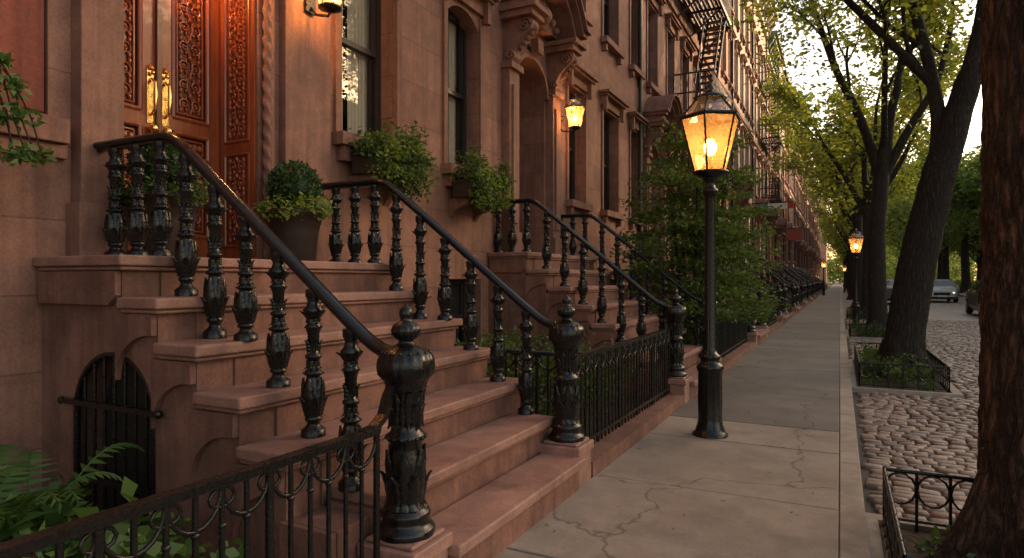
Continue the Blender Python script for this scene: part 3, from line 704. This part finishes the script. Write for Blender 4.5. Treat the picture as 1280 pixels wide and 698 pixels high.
def wall_lamp(x,y,z,p,s=1):
    root=empty('wall_lantern'); mb=MB()
    mb.box(FX+.08 if y<5 else FX+.005,(FX+.10) if y<5 else FX+.03,y-.05,y+.05,z+.0*s,z+.3*s,0)
    mb.tube([(FX+.06,y,z+.08),(FX+.16,y,z-.03),(x-.02,y,z-.06),(x,y,z-.03)],.012,6,0)
    mb.tube([(FX+.06,y,z+.22),(FX+.15,y,z+.12),(FX+.2,y,z+.18),(FX+.13,y,z+.2)],.008,6,0)
    lantern(mb,(x,y,z),.42*s,.07*s,.125*s,6); mb.obj('lantern_body',LM,root)
    addlight('lantern_light',(x,y,z+.12*s),p,root,.04); return root
wall_lamp(FX+.3,3.86,3.50,110,1.15); wall_lamp(FX+.3,1.95,3.56,40,1.0); wall_lamp(FX+.36,8.98,3.62,110,1.2)
pl=empty('added_pendant_lantern'); mb=MB(); mb.tube([(-4.08,2.885,4.24),(-4.08,2.885,3.98)],.008,6,0); lantern(mb,(-4.08,2.885,3.6),.38,.07,.12); mb.obj('lantern_body',LM,pl); addlight('lantern_light',(-4.08,2.885,3.7),80,pl,.05)  # unseen pendant, added above the frame to light the doorway
# ------------------------------------------------------------------ planters & window boxes
def sph(c,r,n,sq=1,shell=.75):
    d=rng.normal(size=(n,3)); d/=np.linalg.norm(d,axis=1)[:,None]; q=rng.uniform(shell,1,(n,1)); return np.array(c)+d*q*np.array([r,r,r*sq])
def planter(x,y,z,s=1,light=True):
    root=empty('potted_boxwood'); mb=MB()
    mb.lathe([(.12*s,0),(.13*s,.02),(.15*s,.2*s),(.175*s,.3*s),(.195*s,.31*s),(.195*s,.335*s),(.17*s,.34*s),(.15*s,.30*s)],28,(x,y,z),0); mb.ball((x,y,z+.47*s),.125*s,1,12)
    mb.obj('pot',[M['pot'],M['leafD']],root)
    leafmesh('boxwood',sph((x,y,z+.49*s),.17*s,2600,1.0,.8),.026*s,M['leafD'],root,.1)
    C=[(x+.17*s*math.cos(a),y+.17*s*math.sin(a),z+.345*s+random.uniform(-.03,.03)) for a in np.linspace(0,6.28,15)]
    leafmesh('trailing_leaves',clump(C,75,.09*s,.7),.035*s,M['leafL'] if light else M['leafS'],root,.3)
planter(-3.63,3.52,1.47,1.15); planter(-3.66,2.50,1.47,1.15,False)
def winbox(y0,y1,z,n,mat='leafS'):
    root=empty('window_box'); mb=MB(); mb.box(FX+.10,FX+.32,y0,y1,z-.2,z-.02,0); mb.box(FX+.09,FX+.335,y0-.01,y1+.01,z-.045,z-.018,0)
    for yy in (y0+.12,y1-.12): mb.prism([(FX+.002,z-.2),(FX+.28,z-.2),(FX+.22,z-.27),(FX+.08,z-.33),(FX+.002,z-.42)],'y',yy-.04,yy+.04,1)
    mb.obj('box_and_brackets',[M['pot'],M['trim']],root,.006)
    C=[(FX+.22+random.uniform(-.1,.16),random.uniform(y0-.04,y1+.04),z+abs(random.gauss(.02,.10))) for _ in range(n)]
    C+=[(FX+.34+random.uniform(-.03,.1),random.uniform(y0,y1),z-random.uniform(.0,.3)) for _ in range(n//2)]
    leafmesh('foliage',clump(C,42,.10,.9),.045,M[mat],root,.3)
    C=[(FX+.38+random.uniform(-.03,.08),random.uniform(y0,y1),z-random.uniform(-.1,.28)) for _ in range(n//2)]
    leafmesh('young_leaves',clump(C,26,.09,.9),.038,M['leafL'],root,.3)
winbox(4.34,5.06,2.47,60); winbox(5.98,6.74,2.45,60)
# ------------------------------------------------------------------ low garden plants
def bushy(name,pts,per,sig,size,mat,stems=True,flat=.4,asp=.55):
    root=empty(name)
    if stems:
        mb=MB()
        for p in pts[::2]: mb.tube([(p[0]+random.uniform(-.05,.05),p[1]+random.uniform(-.05,.05),0.0),((p[0]),(p[1]),p[2]*.6),p],[.008,.006,.003],5,0)
        mb.obj('stems',[M['bark2']],root)
    leafmesh('foliage',clump(pts,per,sig,.75),size,M[mat],root,flat,asp); return root
bushy('garden_shrub',[(random.uniform(-3.3,-2.0),random.uniform(.9,1.72),random.uniform(.08,.36)) for _ in range(60)],40,.13,.06,'fern')
bushy('broad_leaf_plant',[(random.uniform(-3.2,-2.1),random.uniform(1.0,1.6),random.uniform(.15,.5)) for _ in range(40)],12,.12,.095,'fern',True,.5,.7)
bushy('garden_shrub',[(random.uniform(-3.6,-1.9),random.uniform(4.5,6.6),random.uniform(.15,.75)) for _ in range(110)],60,.16,.05,'leafS')
bushy('garden_shrub',[(random.uniform(-3.5,-1.9),random.uniform(9.6,13.2),random.uniform(.15,.75)) for _ in range(110)],50,.2,.07,'leafS')
gs=bushy('garden_shrub',[(random.uniform(-3.5,-1.9),random.uniform(16.2,20),random.uniform(.15,1.0)) for _ in range(70)],30,.3,.11,'leafS')
for k in range(1,9): dup(gs,(0,6.6*k,0))
fr=empty('fern'); mb=MB()
for k in range(12):
    a=random.uniform(0,6.28); L=random.uniform(.34,.5); bx,by=-3.1+random.uniform(-.2,.2),1.4+random.uniform(-.12,.12)
    pts=[]
    for i in range(15):
        t=i/14; pts.append(Vector((bx+L*t*math.cos(a),by+L*t*math.sin(a)*.8,.25+.62*math.sin(t*2.0)*L*1.1)))
    mb.tube(pts,.004,4,0)
    for i in range(2,15):
        t=(pts[i]-pts[i-1]).normalized(); s=t.cross(Vector((0,0,1))).normalized(); w=.10*math.sin(math.pi*(i/14)**.7)+.015
        for sg in(-1,1):
            p=pts[i]; q=p+s*sg*w+t*.03-Vector((0,0,.02)); mb.add([p-t*.014,q,p+t*.014],[(0,1,2)],0)
mb.obj('fronds',[M['fern']],fr)
iv=empty('hanging_vine'); mb=MB(); C=[]
for k in range(7):
    y0=1.45+random.uniform(-.25,.1); pts=[(FX+.1,y0,2.36+random.uniform(0,.1))]
    for i in range(7): pts.append((FX+.12+.03*i,y0+.045*i+random.uniform(-.03,.03),2.42+.12*math.sin(i*.6)-.011*i*i+random.uniform(-.02,.02)))
    mb.tube(pts,.004,4,0); C+=pts[1:]
mb.obj('stems',[M['bark2']],iv); leafmesh('foliage',clump(C,18,.055,.9),.045,M['fern'],iv,.3)
# ------------------------------------------------------------------ trees
def grow(mb,p,d,L,r,depth,tips,upw=.25,seg=8,wig=.16):
    p=Vector(p); d=Vector(d).normalized(); n=5; pts=[p.copy()]; rs=[r]
    for i in range(n):
        d=(d+Vector((random.gauss(0,wig),random.gauss(0,wig),random.gauss(0,wig)+upw*.25))).normalized()
        p=p+d*L/n; pts.append(p.copy()); rs.append(max(.006,r*(1-.45*(i+1)/n)))
        if depth<=1: tips.append(tuple(p))
    mb.tube(pts,rs,max(4,seg),0)
    if depth<=0: return
    for k in range(random.choice((2,3,3))):
        i=random.choice((3,4,5)); a=Vector((random.gauss(0,.6),random.gauss(0,.6),random.gauss(.1,.35))); 
        grow(mb,pts[i],d+a,L*random.uniform(.6,.8),rs[i]*.72,depth-1,tips,upw,seg-1,wig)
def tree(name,trunk,limbs,per,sig,lsize,bark,leaf,depth=3,flare=1.0,loc=(0,0,0),seg=24,extra=(),rough=0):
    root=empty(name,loc); mb=MB(); tips=[]
    tp=[Vector(a[:3]) for a in trunk]; tr=[a[3] for a in trunk]
    P=[];Rr=[]; ns=24 if rough else 6
    for i in range(len(tp)-1):
        for j in range(ns):
            t=j/ns; P.append(tp[i].lerp(tp[i+1],t)+Vector((random.gauss(0,.006),random.gauss(0,.006),0))); Rr.append(tr[i]+(tr[i+1]-tr[i])*t)
    P.append(tp[-1]); Rr.append(tr[-1])
    for it in range(3):
        P=[P[0]]+[(P[i-1]+P[i]*2+P[i+1])/4 for i in range(1,len(P)-1)]+[P[-1]]
    if rough:
        # deeply furrowed bark as real relief: wandering vertical ridges
        V=[]; K=150
        for p,r_ in zip(P,Rr):
            for q in range(K):
                a=2*math.pi*q/K; w_=a+.10*math.sin(p.z*5+a*3)+.05*math.sin(p.z*13+a*7)
                f=abs(math.sin(w_*17+.8*math.sin(p.z*6.3+a*2)))**.55*.7+abs(math.sin(w_*29+1.3*math.sin(p.z*9+a*5)))*.3
                f*=.65+.35*math.sin(p.z*23+q*.9+2*math.sin(a*11))**2
                rr=r_+rough*(f-.55)+.012*math.sin(2*a+p.z)
                V.append((p.x+rr*math.cos(a),p.y+rr*math.sin(a),p.z))
        mb.add(V,[(i*K+q,i*K+(q+1)%K,(i+1)*K+(q+1)%K,(i+1)*K+q) for i in range(len(P)-1) for q in range(K)],0,True)
    else: mb.tube(P,Rr,seg,0)
    if flare:
        for k in range(6):
            a=k*1.047+random.uniform(-.3,.3); r0=tr[0]; b=P[0]
            mb.tube([(b.x+r0*.5*math.cos(a),b.y+r0*.5*math.sin(a),b.z+r0*1.6),(b.x+r0*.7*math.cos(a),b.y+r0*.7*math.sin(a),b.z+r0*.6),(b.x+r0*1.1*math.cos(a),b.y+r0*1.1*math.sin(a),b.z+.04),(b.x+r0*1.5*math.cos(a),b.y+r0*1.5*math.sin(a),b.z-.06)],[r0*.3,r0*.42,r0*.3,r0*.12],10,0)
    for lm in limbs:
        L=[Vector(a[:3]) for a in lm]; rr=[a[3] for a in lm]
        Q=[];q=[]
        for i in range(len(L)-1):
            for j in range(4): t=j/4; Q.append(L[i].lerp(L[i+1],t)); q.append(rr[i]+(rr[i+1]-rr[i])*t)
        Q.append(L[-1]); q.append(rr[-1])
        for it in range(2): Q=[Q[0]]+[(Q[i-1]+Q[i]*2+Q[i+1])/4 for i in range(1,len(Q)-1)]+[Q[-1]]
        mb.tube(Q,q,12,0)
        dr=(Q[-1]-Q[-3]); grow(mb,Q[-1],dr,1.9,q[-1],depth,tips)
        for i in range(len(Q)//2,len(Q)-1,2): grow(mb,Q[i],dr.normalized()+Vector((random.gauss(0,.9),random.gauss(0,.9),random.gauss(.1,.3))),1.5,q[i]*.5,depth-1,tips)
    grow(mb,P[-1],P[-1]-P[-4],2.0,Rr[-1]*.9,depth,tips)
    mb.obj('trunk_and_limbs',[M[bark]],root)
    T=list(tips)+list(extra)
    leafmesh('foliage',clump(T,per,sig,.75),lsize,M[leaf],root,.5); return root,len(T)
def shellpts(c,rx,ry,rz,n,lo=.55):
    d=rng.normal(size=(n,3)); d/=np.linalg.norm(d,axis=1)[:,None]; q=rng.uniform(lo,1,(n,1)); return [tuple(p) for p in np.array(c)+d*q*np.array([rx,ry,rz])]
r,n=tree('street_tree',[(.99,3.88,-.08,.42),(.97,3.87,.3,.36),(.95,3.87,1.0,.315),(.93,3.87,1.6,.29),(.91,3.9,3,.26),(.9,3.95,4.2,.22)],
 [[(.9,3.95,4.0,.13),(.3,4.3,5.0,.1),(-.2,4.9,6.0,.07)],[(.9,3.95,4.1,.13),(1.6,4.6,5.1,.1),(2.1,5.4,6.0,.07)],[(.9,3.95,3.9,.1),(.9,3.2,5.1,.08),(.7,2.3,6.1,.06)]],12,.33,.11,'bark','leafT',2,extra=shellpts((1.0,6.5,6.2),2.2,2.6,1.3,60),rough=.028)
bx,by=.82,11.2
r,n=tree('street_tree',[(bx,by,-.08,.32),(bx+.04,by,.5,.25),(bx+.2,by,1.6,.235),(bx+.47,by,2.9,.215),(bx+.87,by+.1,4.35,.17),(bx+1.35,by+.2,5.2,.14),(bx+1.9,by+.4,6.0,.12)],
 [[(bx+.42,by,2.75,.12),(bx+.5,by+.1,3.7,.1),(bx+.35,by+.3,4.8,.085),(bx+.1,by+.5,6.0,.07)],
  [(bx+.75,by+.08,4.0,.11),(bx+.95,by-.2,4.9,.09),(bx+1.0,by-.5,5.9,.07)],
  [(bx+.46,by+.2,4.2,.07),(bx-.2,by+.0,5.0,.06),(bx-.8,by-.2,5.7,.05)]],15,.42,.11,'bark2','leafT',3,extra=shellpts((.6,11.8,6.2),2.4,2.6,1.7,90),rough=.02)
bx,by=.87,19.
r3,n=tree('street_tree',[(bx,by,-.08,.27),(bx,by,.5,.215),(bx-.04,by,2.4,.2),(bx+.1,by,4.2,.18),(bx+.25,by,5.4,.13)],
 [[(bx+.05,by,4.0,.13),(bx-.4,by,5.6,.11),(bx-.95,by,6.8,.09),(bx-1.4,by,8.3,.07)],
  [(bx+.1,by,3.9,.12),(bx+.7,by,5.2,.1),(bx+1.3,by,6.2,.08),(bx+1.6,by+.3,7.6,.06)],
  [(bx+.15,by,4.6,.08),(bx+.1,by-.8,5.8,.07),(bx+.1,by-1.5,6.9,.05)]],13,.5,.14,'bark2','leafT',3,extra=shellpts((bx-.1,by,7.4),2.9,3.0,2.6,110))
rg,n=tree('street_tree',[(0,0,-.08,.26),(0,0,.5,.2),(.05,0,2.4,.18),(.0,.05,4.2,.15)],
 [[(0,0,3.6,.11),(-.7,.2,5.2,.09),(-1.5,.4,6.6,.06)],[(0,0,3.8,.11),(.9,0,5.2,.09),(1.6,.2,6.8,.06)],[(0,.05,4.0,.09),(.2,-.9,5.6,.07),(.2,-1.7,7.0,.05)],[(0,.05,4.0,.09),(-.1,.9,5.6,.07),(-.2,1.8,6.8,.05)]],14,.55,.2,'bark2','leafT',2,loc=(.9,27,0),extra=shellpts((0,0,6.6),2.7,3.0,2.4,110))
for y in (-5.5,-13,35,43,51,60,70,82,96,112,130,150): dup(rg,(random.uniform(-.15,.15),y-27,0),rz=random.uniform(0,6.28),sc=random.uniform(.95,1.2))
rp,n=tree('park_tree',[(0,0,-.1,.34),(0,0,.6,.26),(.1,0,2.6,.22),(.0,.1,4.4,.18)],
 [[(0,0,3.0,.13),(-1.0,.2,4.2,.1),(-2.2,.4,5.2,.06)],[(0,0,3.4,.13),(1.2,0,4.6,.1),(2.2,.2,5.8,.06)],[(0,.05,3.6,.1),(.2,-1.2,5.0,.08),(.2,-2.4,6.2,.05)],[(0,.05,3.6,.1),(-.1,1.2,5.0,.08),(-.2,2.4,6.2,.05)]],14,.85,.30,'bark2','leafF',2,loc=(13.5,24,0),extra=shellpts((0,0,5.8),3.8,3.8,3.2,170,.4))
for (x,y) in ((14.5,33),(12.8,41),(15.5,48),(13,57),(14.5,67),(13,80),(15,95),(13,112),(20,30),(22,42),(21,55),(23,70),(20,86),(12.8,130),(21,110),(14,16),(16,150),(13.5,165)):
    dup(rp,(x-13.5,y-24,0),rz=random.uniform(0,6.28),sc=random.uniform(.95,1.35))
for (x,y,s) in ((11,62,1.35),(11,76,1.5),(11,90,1.65),(11,106,1.8),(11,124,1.9),(11,145,2.0)): dup(rp,(x-13.5,y-24,0),rz=random.uniform(0,6.28),sc=s)
C=np.column_stack([rng.uniform(-8,40,520),rng.uniform(185,235,520),rng.uniform(1.0,12.5,520)]); C=C[C[:,2]<9.5+3*np.sin(C[:,0]*.55)]
leafmesh('distant_trees',clump(C,28,2.4,.8),.95,M['leafF'],None,.4)
C=np.column_stack([rng.uniform(27,36,560),rng.uniform(8,175,560),rng.uniform(.6,10.5,560)]); C=C[C[:,2]<8+2.5*np.sin(C[:,1]*.42)]
leafmesh('distant_trees',clump(C,28,1.9,.8),.6,M['leafF'],None,.4)
C=np.column_stack([rng.uniform(12.6,13.6,420),rng.uniform(14,150,420),rng.uniform(.2,.95,420)])
leafmesh('park_hedge',clump(C,30,.55,.7),.2,M['leafF'],None,.4)
# layered garden tree beside the second stoop
root=empty('garden_tree'); mb=MB(); B0=Vector((-2.15,10.7,0))
C=[(-2.05+1.15*math.cos(a)*q,10.7+2.0*math.sin(a)*q,z+.1*math.sin(3*a)) for a,q,z in zip(rng.uniform(0,6.28,480),rng.uniform(.15,1,480),rng.choice([.9,1.2,1.5,1.8,2.1,2.4,2.7,3.0,3.3,3.6],480)) if q<1.35-(z-1.0)/3.4]
for k in range(5):
    a=k*1.26; e=Vector((-2.1+.5*math.cos(a),10.8+.8*math.sin(a),3.1)); mb.tube([B0,B0.lerp(e,.35)+Vector((.05*math.cos(a),.05*math.sin(a),.1)),B0.lerp(e,.7),e],[.045,.035,.025,.012],7,0)
for c in C[::3]:
    a=math.atan2(c[1]-10.8,c[0]+2.1); z=max(.6,c[2]-.35); s=Vector((-2.1+.5*math.cos(a)*z/3.1,10.8+.8*math.sin(a)*z/3.1,z)); e=Vector(c); mb.tube([s,s.lerp(e,.5)+Vector((0,0,.06)),e],[.010,.007,.003],4,0)
mb.obj('stems',[M['bark2']],root)
leafmesh('foliage',clump(C,62,.32,.36),.068,M['leafS'],root,.6)
# ------------------------------------------------------------------ tree pits
def pit(name,x0,x1,y0,y1,hedge):
    root=empty(name); mb=MB(); z=-.10
    for (a,b,c,d) in ((x0-.1,x1+.1,y0-.1,y0,),(x0-.1,x1+.1,y1,y1+.1),(x0-.1,x0,y0+.001,y1-.001),(x1,x1+.1,y0+.001,y1-.001)): mb.box(a,b,c,d,z-.04,z+.03,1)
    mb.box(x0,x1,y0,y1,z-.05,z+.0,2)
    def side(P,Q):
        P=Vector(P);Q=Vector(Q); L=(Q-P).length; n=max(1,round(L/.16)); t=(Q-P)/n; u=t.normalized(); s=t.length
        mb.tube([P+Vector((0,0,.34)),Q+Vector((0,0,.34))],.011,6,0); mb.tube([P+Vector((0,0,.06)),Q+Vector((0,0,.06))],.008,6,0)
        for i in range(n+1): mb.tube([P+t*i,P+t*i+Vector((0,0,.35))],.0085,6,0)
        for i in range(n):
            c=P+t*(i+.5); mb.tube([c+u*(s*.48*math.cos(a))+Vector((0,0,.24+.09*math.sin(a))) for a in np.linspace(0,2*math.pi,14)[:-1]],.007,5,0,closed=True)
    a=.03; c=[(x0+a,y0+a,z),(x1-a,y0+a,z),(x1-a,y1-a,z),(x0+a,y1-a,z)]
    for i in range(4): side(c[i],c[(i+1)%4])
    mb.obj('pit_fence',[M['iron'],M['kerb'],M['soil']],root)
    if hedge:
        n=int((x1-x0)*(y1-y0)*34); C=[(random.uniform(x0+.12,x1-.12),random.uniform(y0+.12,y1-.12),z+random.uniform(.05,.3)) for _ in range(n)]
        leafmesh('hedge_foliage',clump(C,42,.11,.8),.045,M['leafS'],root,.3)
    else:
        C=[(random.uniform(x0+.1,x1-.1),random.uniform(y0+.1,y1-.1),z+random.uniform(.02,.12)) for _ in range(48)]
        C=[c for c in C if (c[0]-.95)**2+(c[1]-3.85)**2>.16]
        leafmesh('ground_cover',clump(C,26,.09,.7),.05,M['fern'],root,.3)
pit('tree_pit',.2,1.55,2.95,4.35,False); pit('tree_pit',.2,1.25,9.6,12.7,True); pit('tree_pit',.2,1.3,17.8,20.3,True); pit('tree_pit',.2,1.3,25.8,28.2,True)
P=np.column_stack([rng.uniform(-1.5,3,170),rng.uniform(2.2,16,170),np.full(170,.006)]); P[:,2]=np.where(P[:,0]>.12,-.085,.006)
leafmesh('fallen_leaves',P,.028,plain('dry_leaf',(.24,.16,.06),.8,0,0,0),None,.97)
# ------------------------------------------------------------------ fire escapes
root=empty('fire_escape'); mb=MB(); y0,y1=16.9,20.0; x0,x1=FX+.03,FX+1.0
for z in (5.75,8.95,12.0):
    for i in range(10): xx=x0+(x1-x0)*i/9; mb.box(xx-.028,xx+.028,y0,y1,z-.04,z,0)
    for yy in (y0,y1,(y0+y1)/2): mb.box(x0,x1,yy-.03,yy+.03,z-.10,z-.041,0); mb.tube([(x0,yy,z-.8),(x1,yy,z-.06)],.028,5,0)
    mb.box(x1-.03,x1+.03,y0,y1,z-.12,z+.002,0)
    for h in (.45,.95): mb.tube([(x0,y0,z+h),(x1,y0,z+h),(x1,y1,z+h),(x0,y1,z+h)],.027,5,0)
    for i in range(22): yy=y0+(y1-y0)*i/21; mb.tube([(x1,yy,z),(x1,yy,z+.95)],.014,4,0)
    for i in range(7): xx=x0+(x1-x0)*i/6; mb.tube([(xx,y0,z),(xx,y0,z+.95)],.014,4,0); mb.tube([(xx,y1,z),(xx,y1,z+.95)],.014,4,0)
for za,zb in ((5.75,8.95),(8.95,12.0)):
    for xx in (x1-.08,x1-.55): mb.tube([(xx,y0+.5,za),(xx,y1-.6,zb)],.04,5,0); mb.tube([(xx,y0+.5,za+.8),(xx,y1-.6,zb+.8)],.022,5,0)
    for i in range(15): t=(i+.5)/15; yy=y0+.5+(y1-y0-1.1)*t; zz=za+(zb-za)*t; mb.box(x1-.55,x1-.08,yy-.09,yy+.09,zz-.015,zz+.015,0)
mb.obj('platforms_and_stairs',[M['frame']],root); dup(root,(.04,19.8,0))
# ------------------------------------------------------------------ signs & banner
mb=MB(); mb.tube([(FX+.02,32.0,4.9),(FX+2.0,32.0,4.9)],.03,6,0); mb.box(FX+.9,FX+1.75,31.98,32.02,4.6,4.86,1); mb.box(FX+.5,FX+.89,31.98,32.02,4.6,4.86,2); mb.box(FX+1.76,FX+2.0,31.98,32.02,4.6,4.86,3)
mb.obj('hanging_banner',[M['iron'],plain('banner_white',(.75,.75,.75),.7),plain('banner_blue',(.08,.15,.4),.7),plain('banner_red',(.5,.05,.04),.7)])
mb=MB(); mb.tube([(FX+.02,42,4.4),(FX+1.9,42,4.4)],.03,6,0); mb.box(FX+1.0,FX+1.9,41.96,42.04,3.7,4.35,1); mb.obj('hanging_sign',[M['iron'],plain('sign_red',(.42,.09,.06),.6)])
# ------------------------------------------------------------------ cars
def car(x,y,col,rz,hl=1.2):
    root=empty('parked_car',(x,y,-.1)); root.rotation_euler[2]=rz; mb=MB()
    S=[(-2.25,.70,.32,.62,.70,.62),(-2.15,.82,.25,.72,.80,.72),(-1.6,.89,.2,.82,.93,.78),(-.95,.90,.2,.88,1.0,.78),(-.35,.90,.2,.90,1.36,.62),(.2,.90,.2,.92,1.42,.60),(.9,.90,.2,.94,1.38,.60),(1.55,.89,.2,.95,1.05,.74),(2.1,.84,.25,.90,.98,.74),(2.25,.76,.34,.75,.9,.66)]
    loops=[]
    for (l,w,zb,zs,zt,wt) in S:
        loops.append([(w*.9,l,zb),(w,l,zb+.2),(w*.98,l,zs),(wt,l,zt),(-wt,l,zt),(-w*.98,l,zs),(-w,l,zb+.2),(-w*.9,l,zb)])
    for i in range(len(S)-1):
        for j in range(8):
            k=(j+1)%8; g=0
            if 3<=i<=6 and j in (2,4): g=1
            if i in (3,6) and j==3: g=1
            mb.add([loops[i][j],loops[i][k],loops[i+1][k],loops[i+1][j]],[(0,1,2,3)],g,True)
    mb.add(loops[0],[list(range(8))],0); mb.add(loops[-1],[list(range(8))[::-1]],0)
    for sx in (-1,1):
        mb.ball((sx*.6,-2.17,.62),.10,3,10,.7); mb.ball((sx*.62,2.2,.72),.09,4,10,.7)
        mb.box(min(sx*.92,sx*1.04),max(sx*.92,sx*1.04),-.75,-.62,.92,1.02,0)
        for yy in (-1.42,1.4):
            t=MB(); t.lathe([(.05,-.1),(.20,-.105),(.31,-.1),(.335,-.05),(.335,.05),(.31,.1),(.2,.105),(.05,.1)],20,(0,0,0),2); t.lathe([(.02,-.112),(.19,-.11),(.19,.11),(.02,.112)],10,(0,0,0),5)
            q=[(sx*.80+c,yy+a,.335+b) for a,b,c in t.v]; o=len(mb.v); mb.v.extend(q); mb.f.extend([[i+o for i in f] for f in t.f]); mb.mi.extend(t.mi); mb.sm.extend(t.sm)
    mb.box(-.42,.42,-2.275,-2.24,.45,.62,2); mb.box(-.8,.8,-2.28,-2.2,.27,.36,2); mb.box(-.26,.26,-2.295,-2.276,.36,.46,6)
    mb.obj('car_body',[plain('car_paint',col,.25,.4,0,0),M['dglass'],plain('tyre',(.02,.02,.02),.8,0,0,0),plain('headlamp',(.8,.75,.6),.2,0,0,0,emis=(1,.8,.5),es=hl),plain('taillamp',(.4,.02,.02),.3,0,0,0),plain('rim',(.4,.4,.4),.3,.8,0,0),plain('plate',(.6,.6,.55),.5,0,0,0)],root)
    return root
car(5.55,49,(.36,.36,.36),0,3); car(5.6,31.0,(.12,.07,.05),0,.6); car(7.9,66,(.3,.3,.3),0); car(2.6,44,(.05,.05,.06),math.pi); car(7.9,40,(.35,.33,.3),0); car(7.9,78,(.08,.08,.1),0)
# ------------------------------------------------------------------ camera, sky, sun
cam=bpy.data.cameras.new('camera'); cam.sensor_width=36; cam.lens=22.5; cam.clip_end=2000; cam.clip_start=.05
co=bpy.data.objects.new('camera',cam); bpy.context.scene.collection.objects.link(co); co.location=(0,0,1.35); co.rotation_euler=(R(90),0,R(27.13)); bpy.context.scene.camera=co
w=bpy.data.worlds.new('World'); bpy.context.scene.world=w; w.use_nodes=True; nt=w.node_tree; bg=nt.nodes['Background']
sk=nd(nt,'ShaderNodeTexSky',sky_type='NISHITA'); sk.sun_disc=False; sk.sun_elevation=R(15); sk.sun_rotation=R(45); sk.dust_density=3; sk.air_density=1.0; sk.ozone_density=.6
wt=mixc(nt,1,sk.outputs[0],(1.0,.86,.71),'MULTIPLY')
nt.links.new(wt,bg.inputs[0]); bg.inputs[1].default_value=.50
sl=bpy.data.lights.new('sun','SUN'); sl.energy=3.2; sl.angle=R(1.0); sl.color=(1,.62,.38); so=bpy.data.objects.new('sun',sl); bpy.context.scene.collection.objects.link(so)
az=R(45); el=R(14); dv=Vector((math.sin(az)*math.cos(el),math.cos(az)*math.cos(el),math.sin(el))); so.rotation_euler=dv.to_track_quat('Z','Y').to_euler(); so.location=(5,40,20)
sc=bpy.context.scene; sc.view_settings.view_transform='Standard'; sc.view_settings.look='None'; sc.view_settings.exposure=0
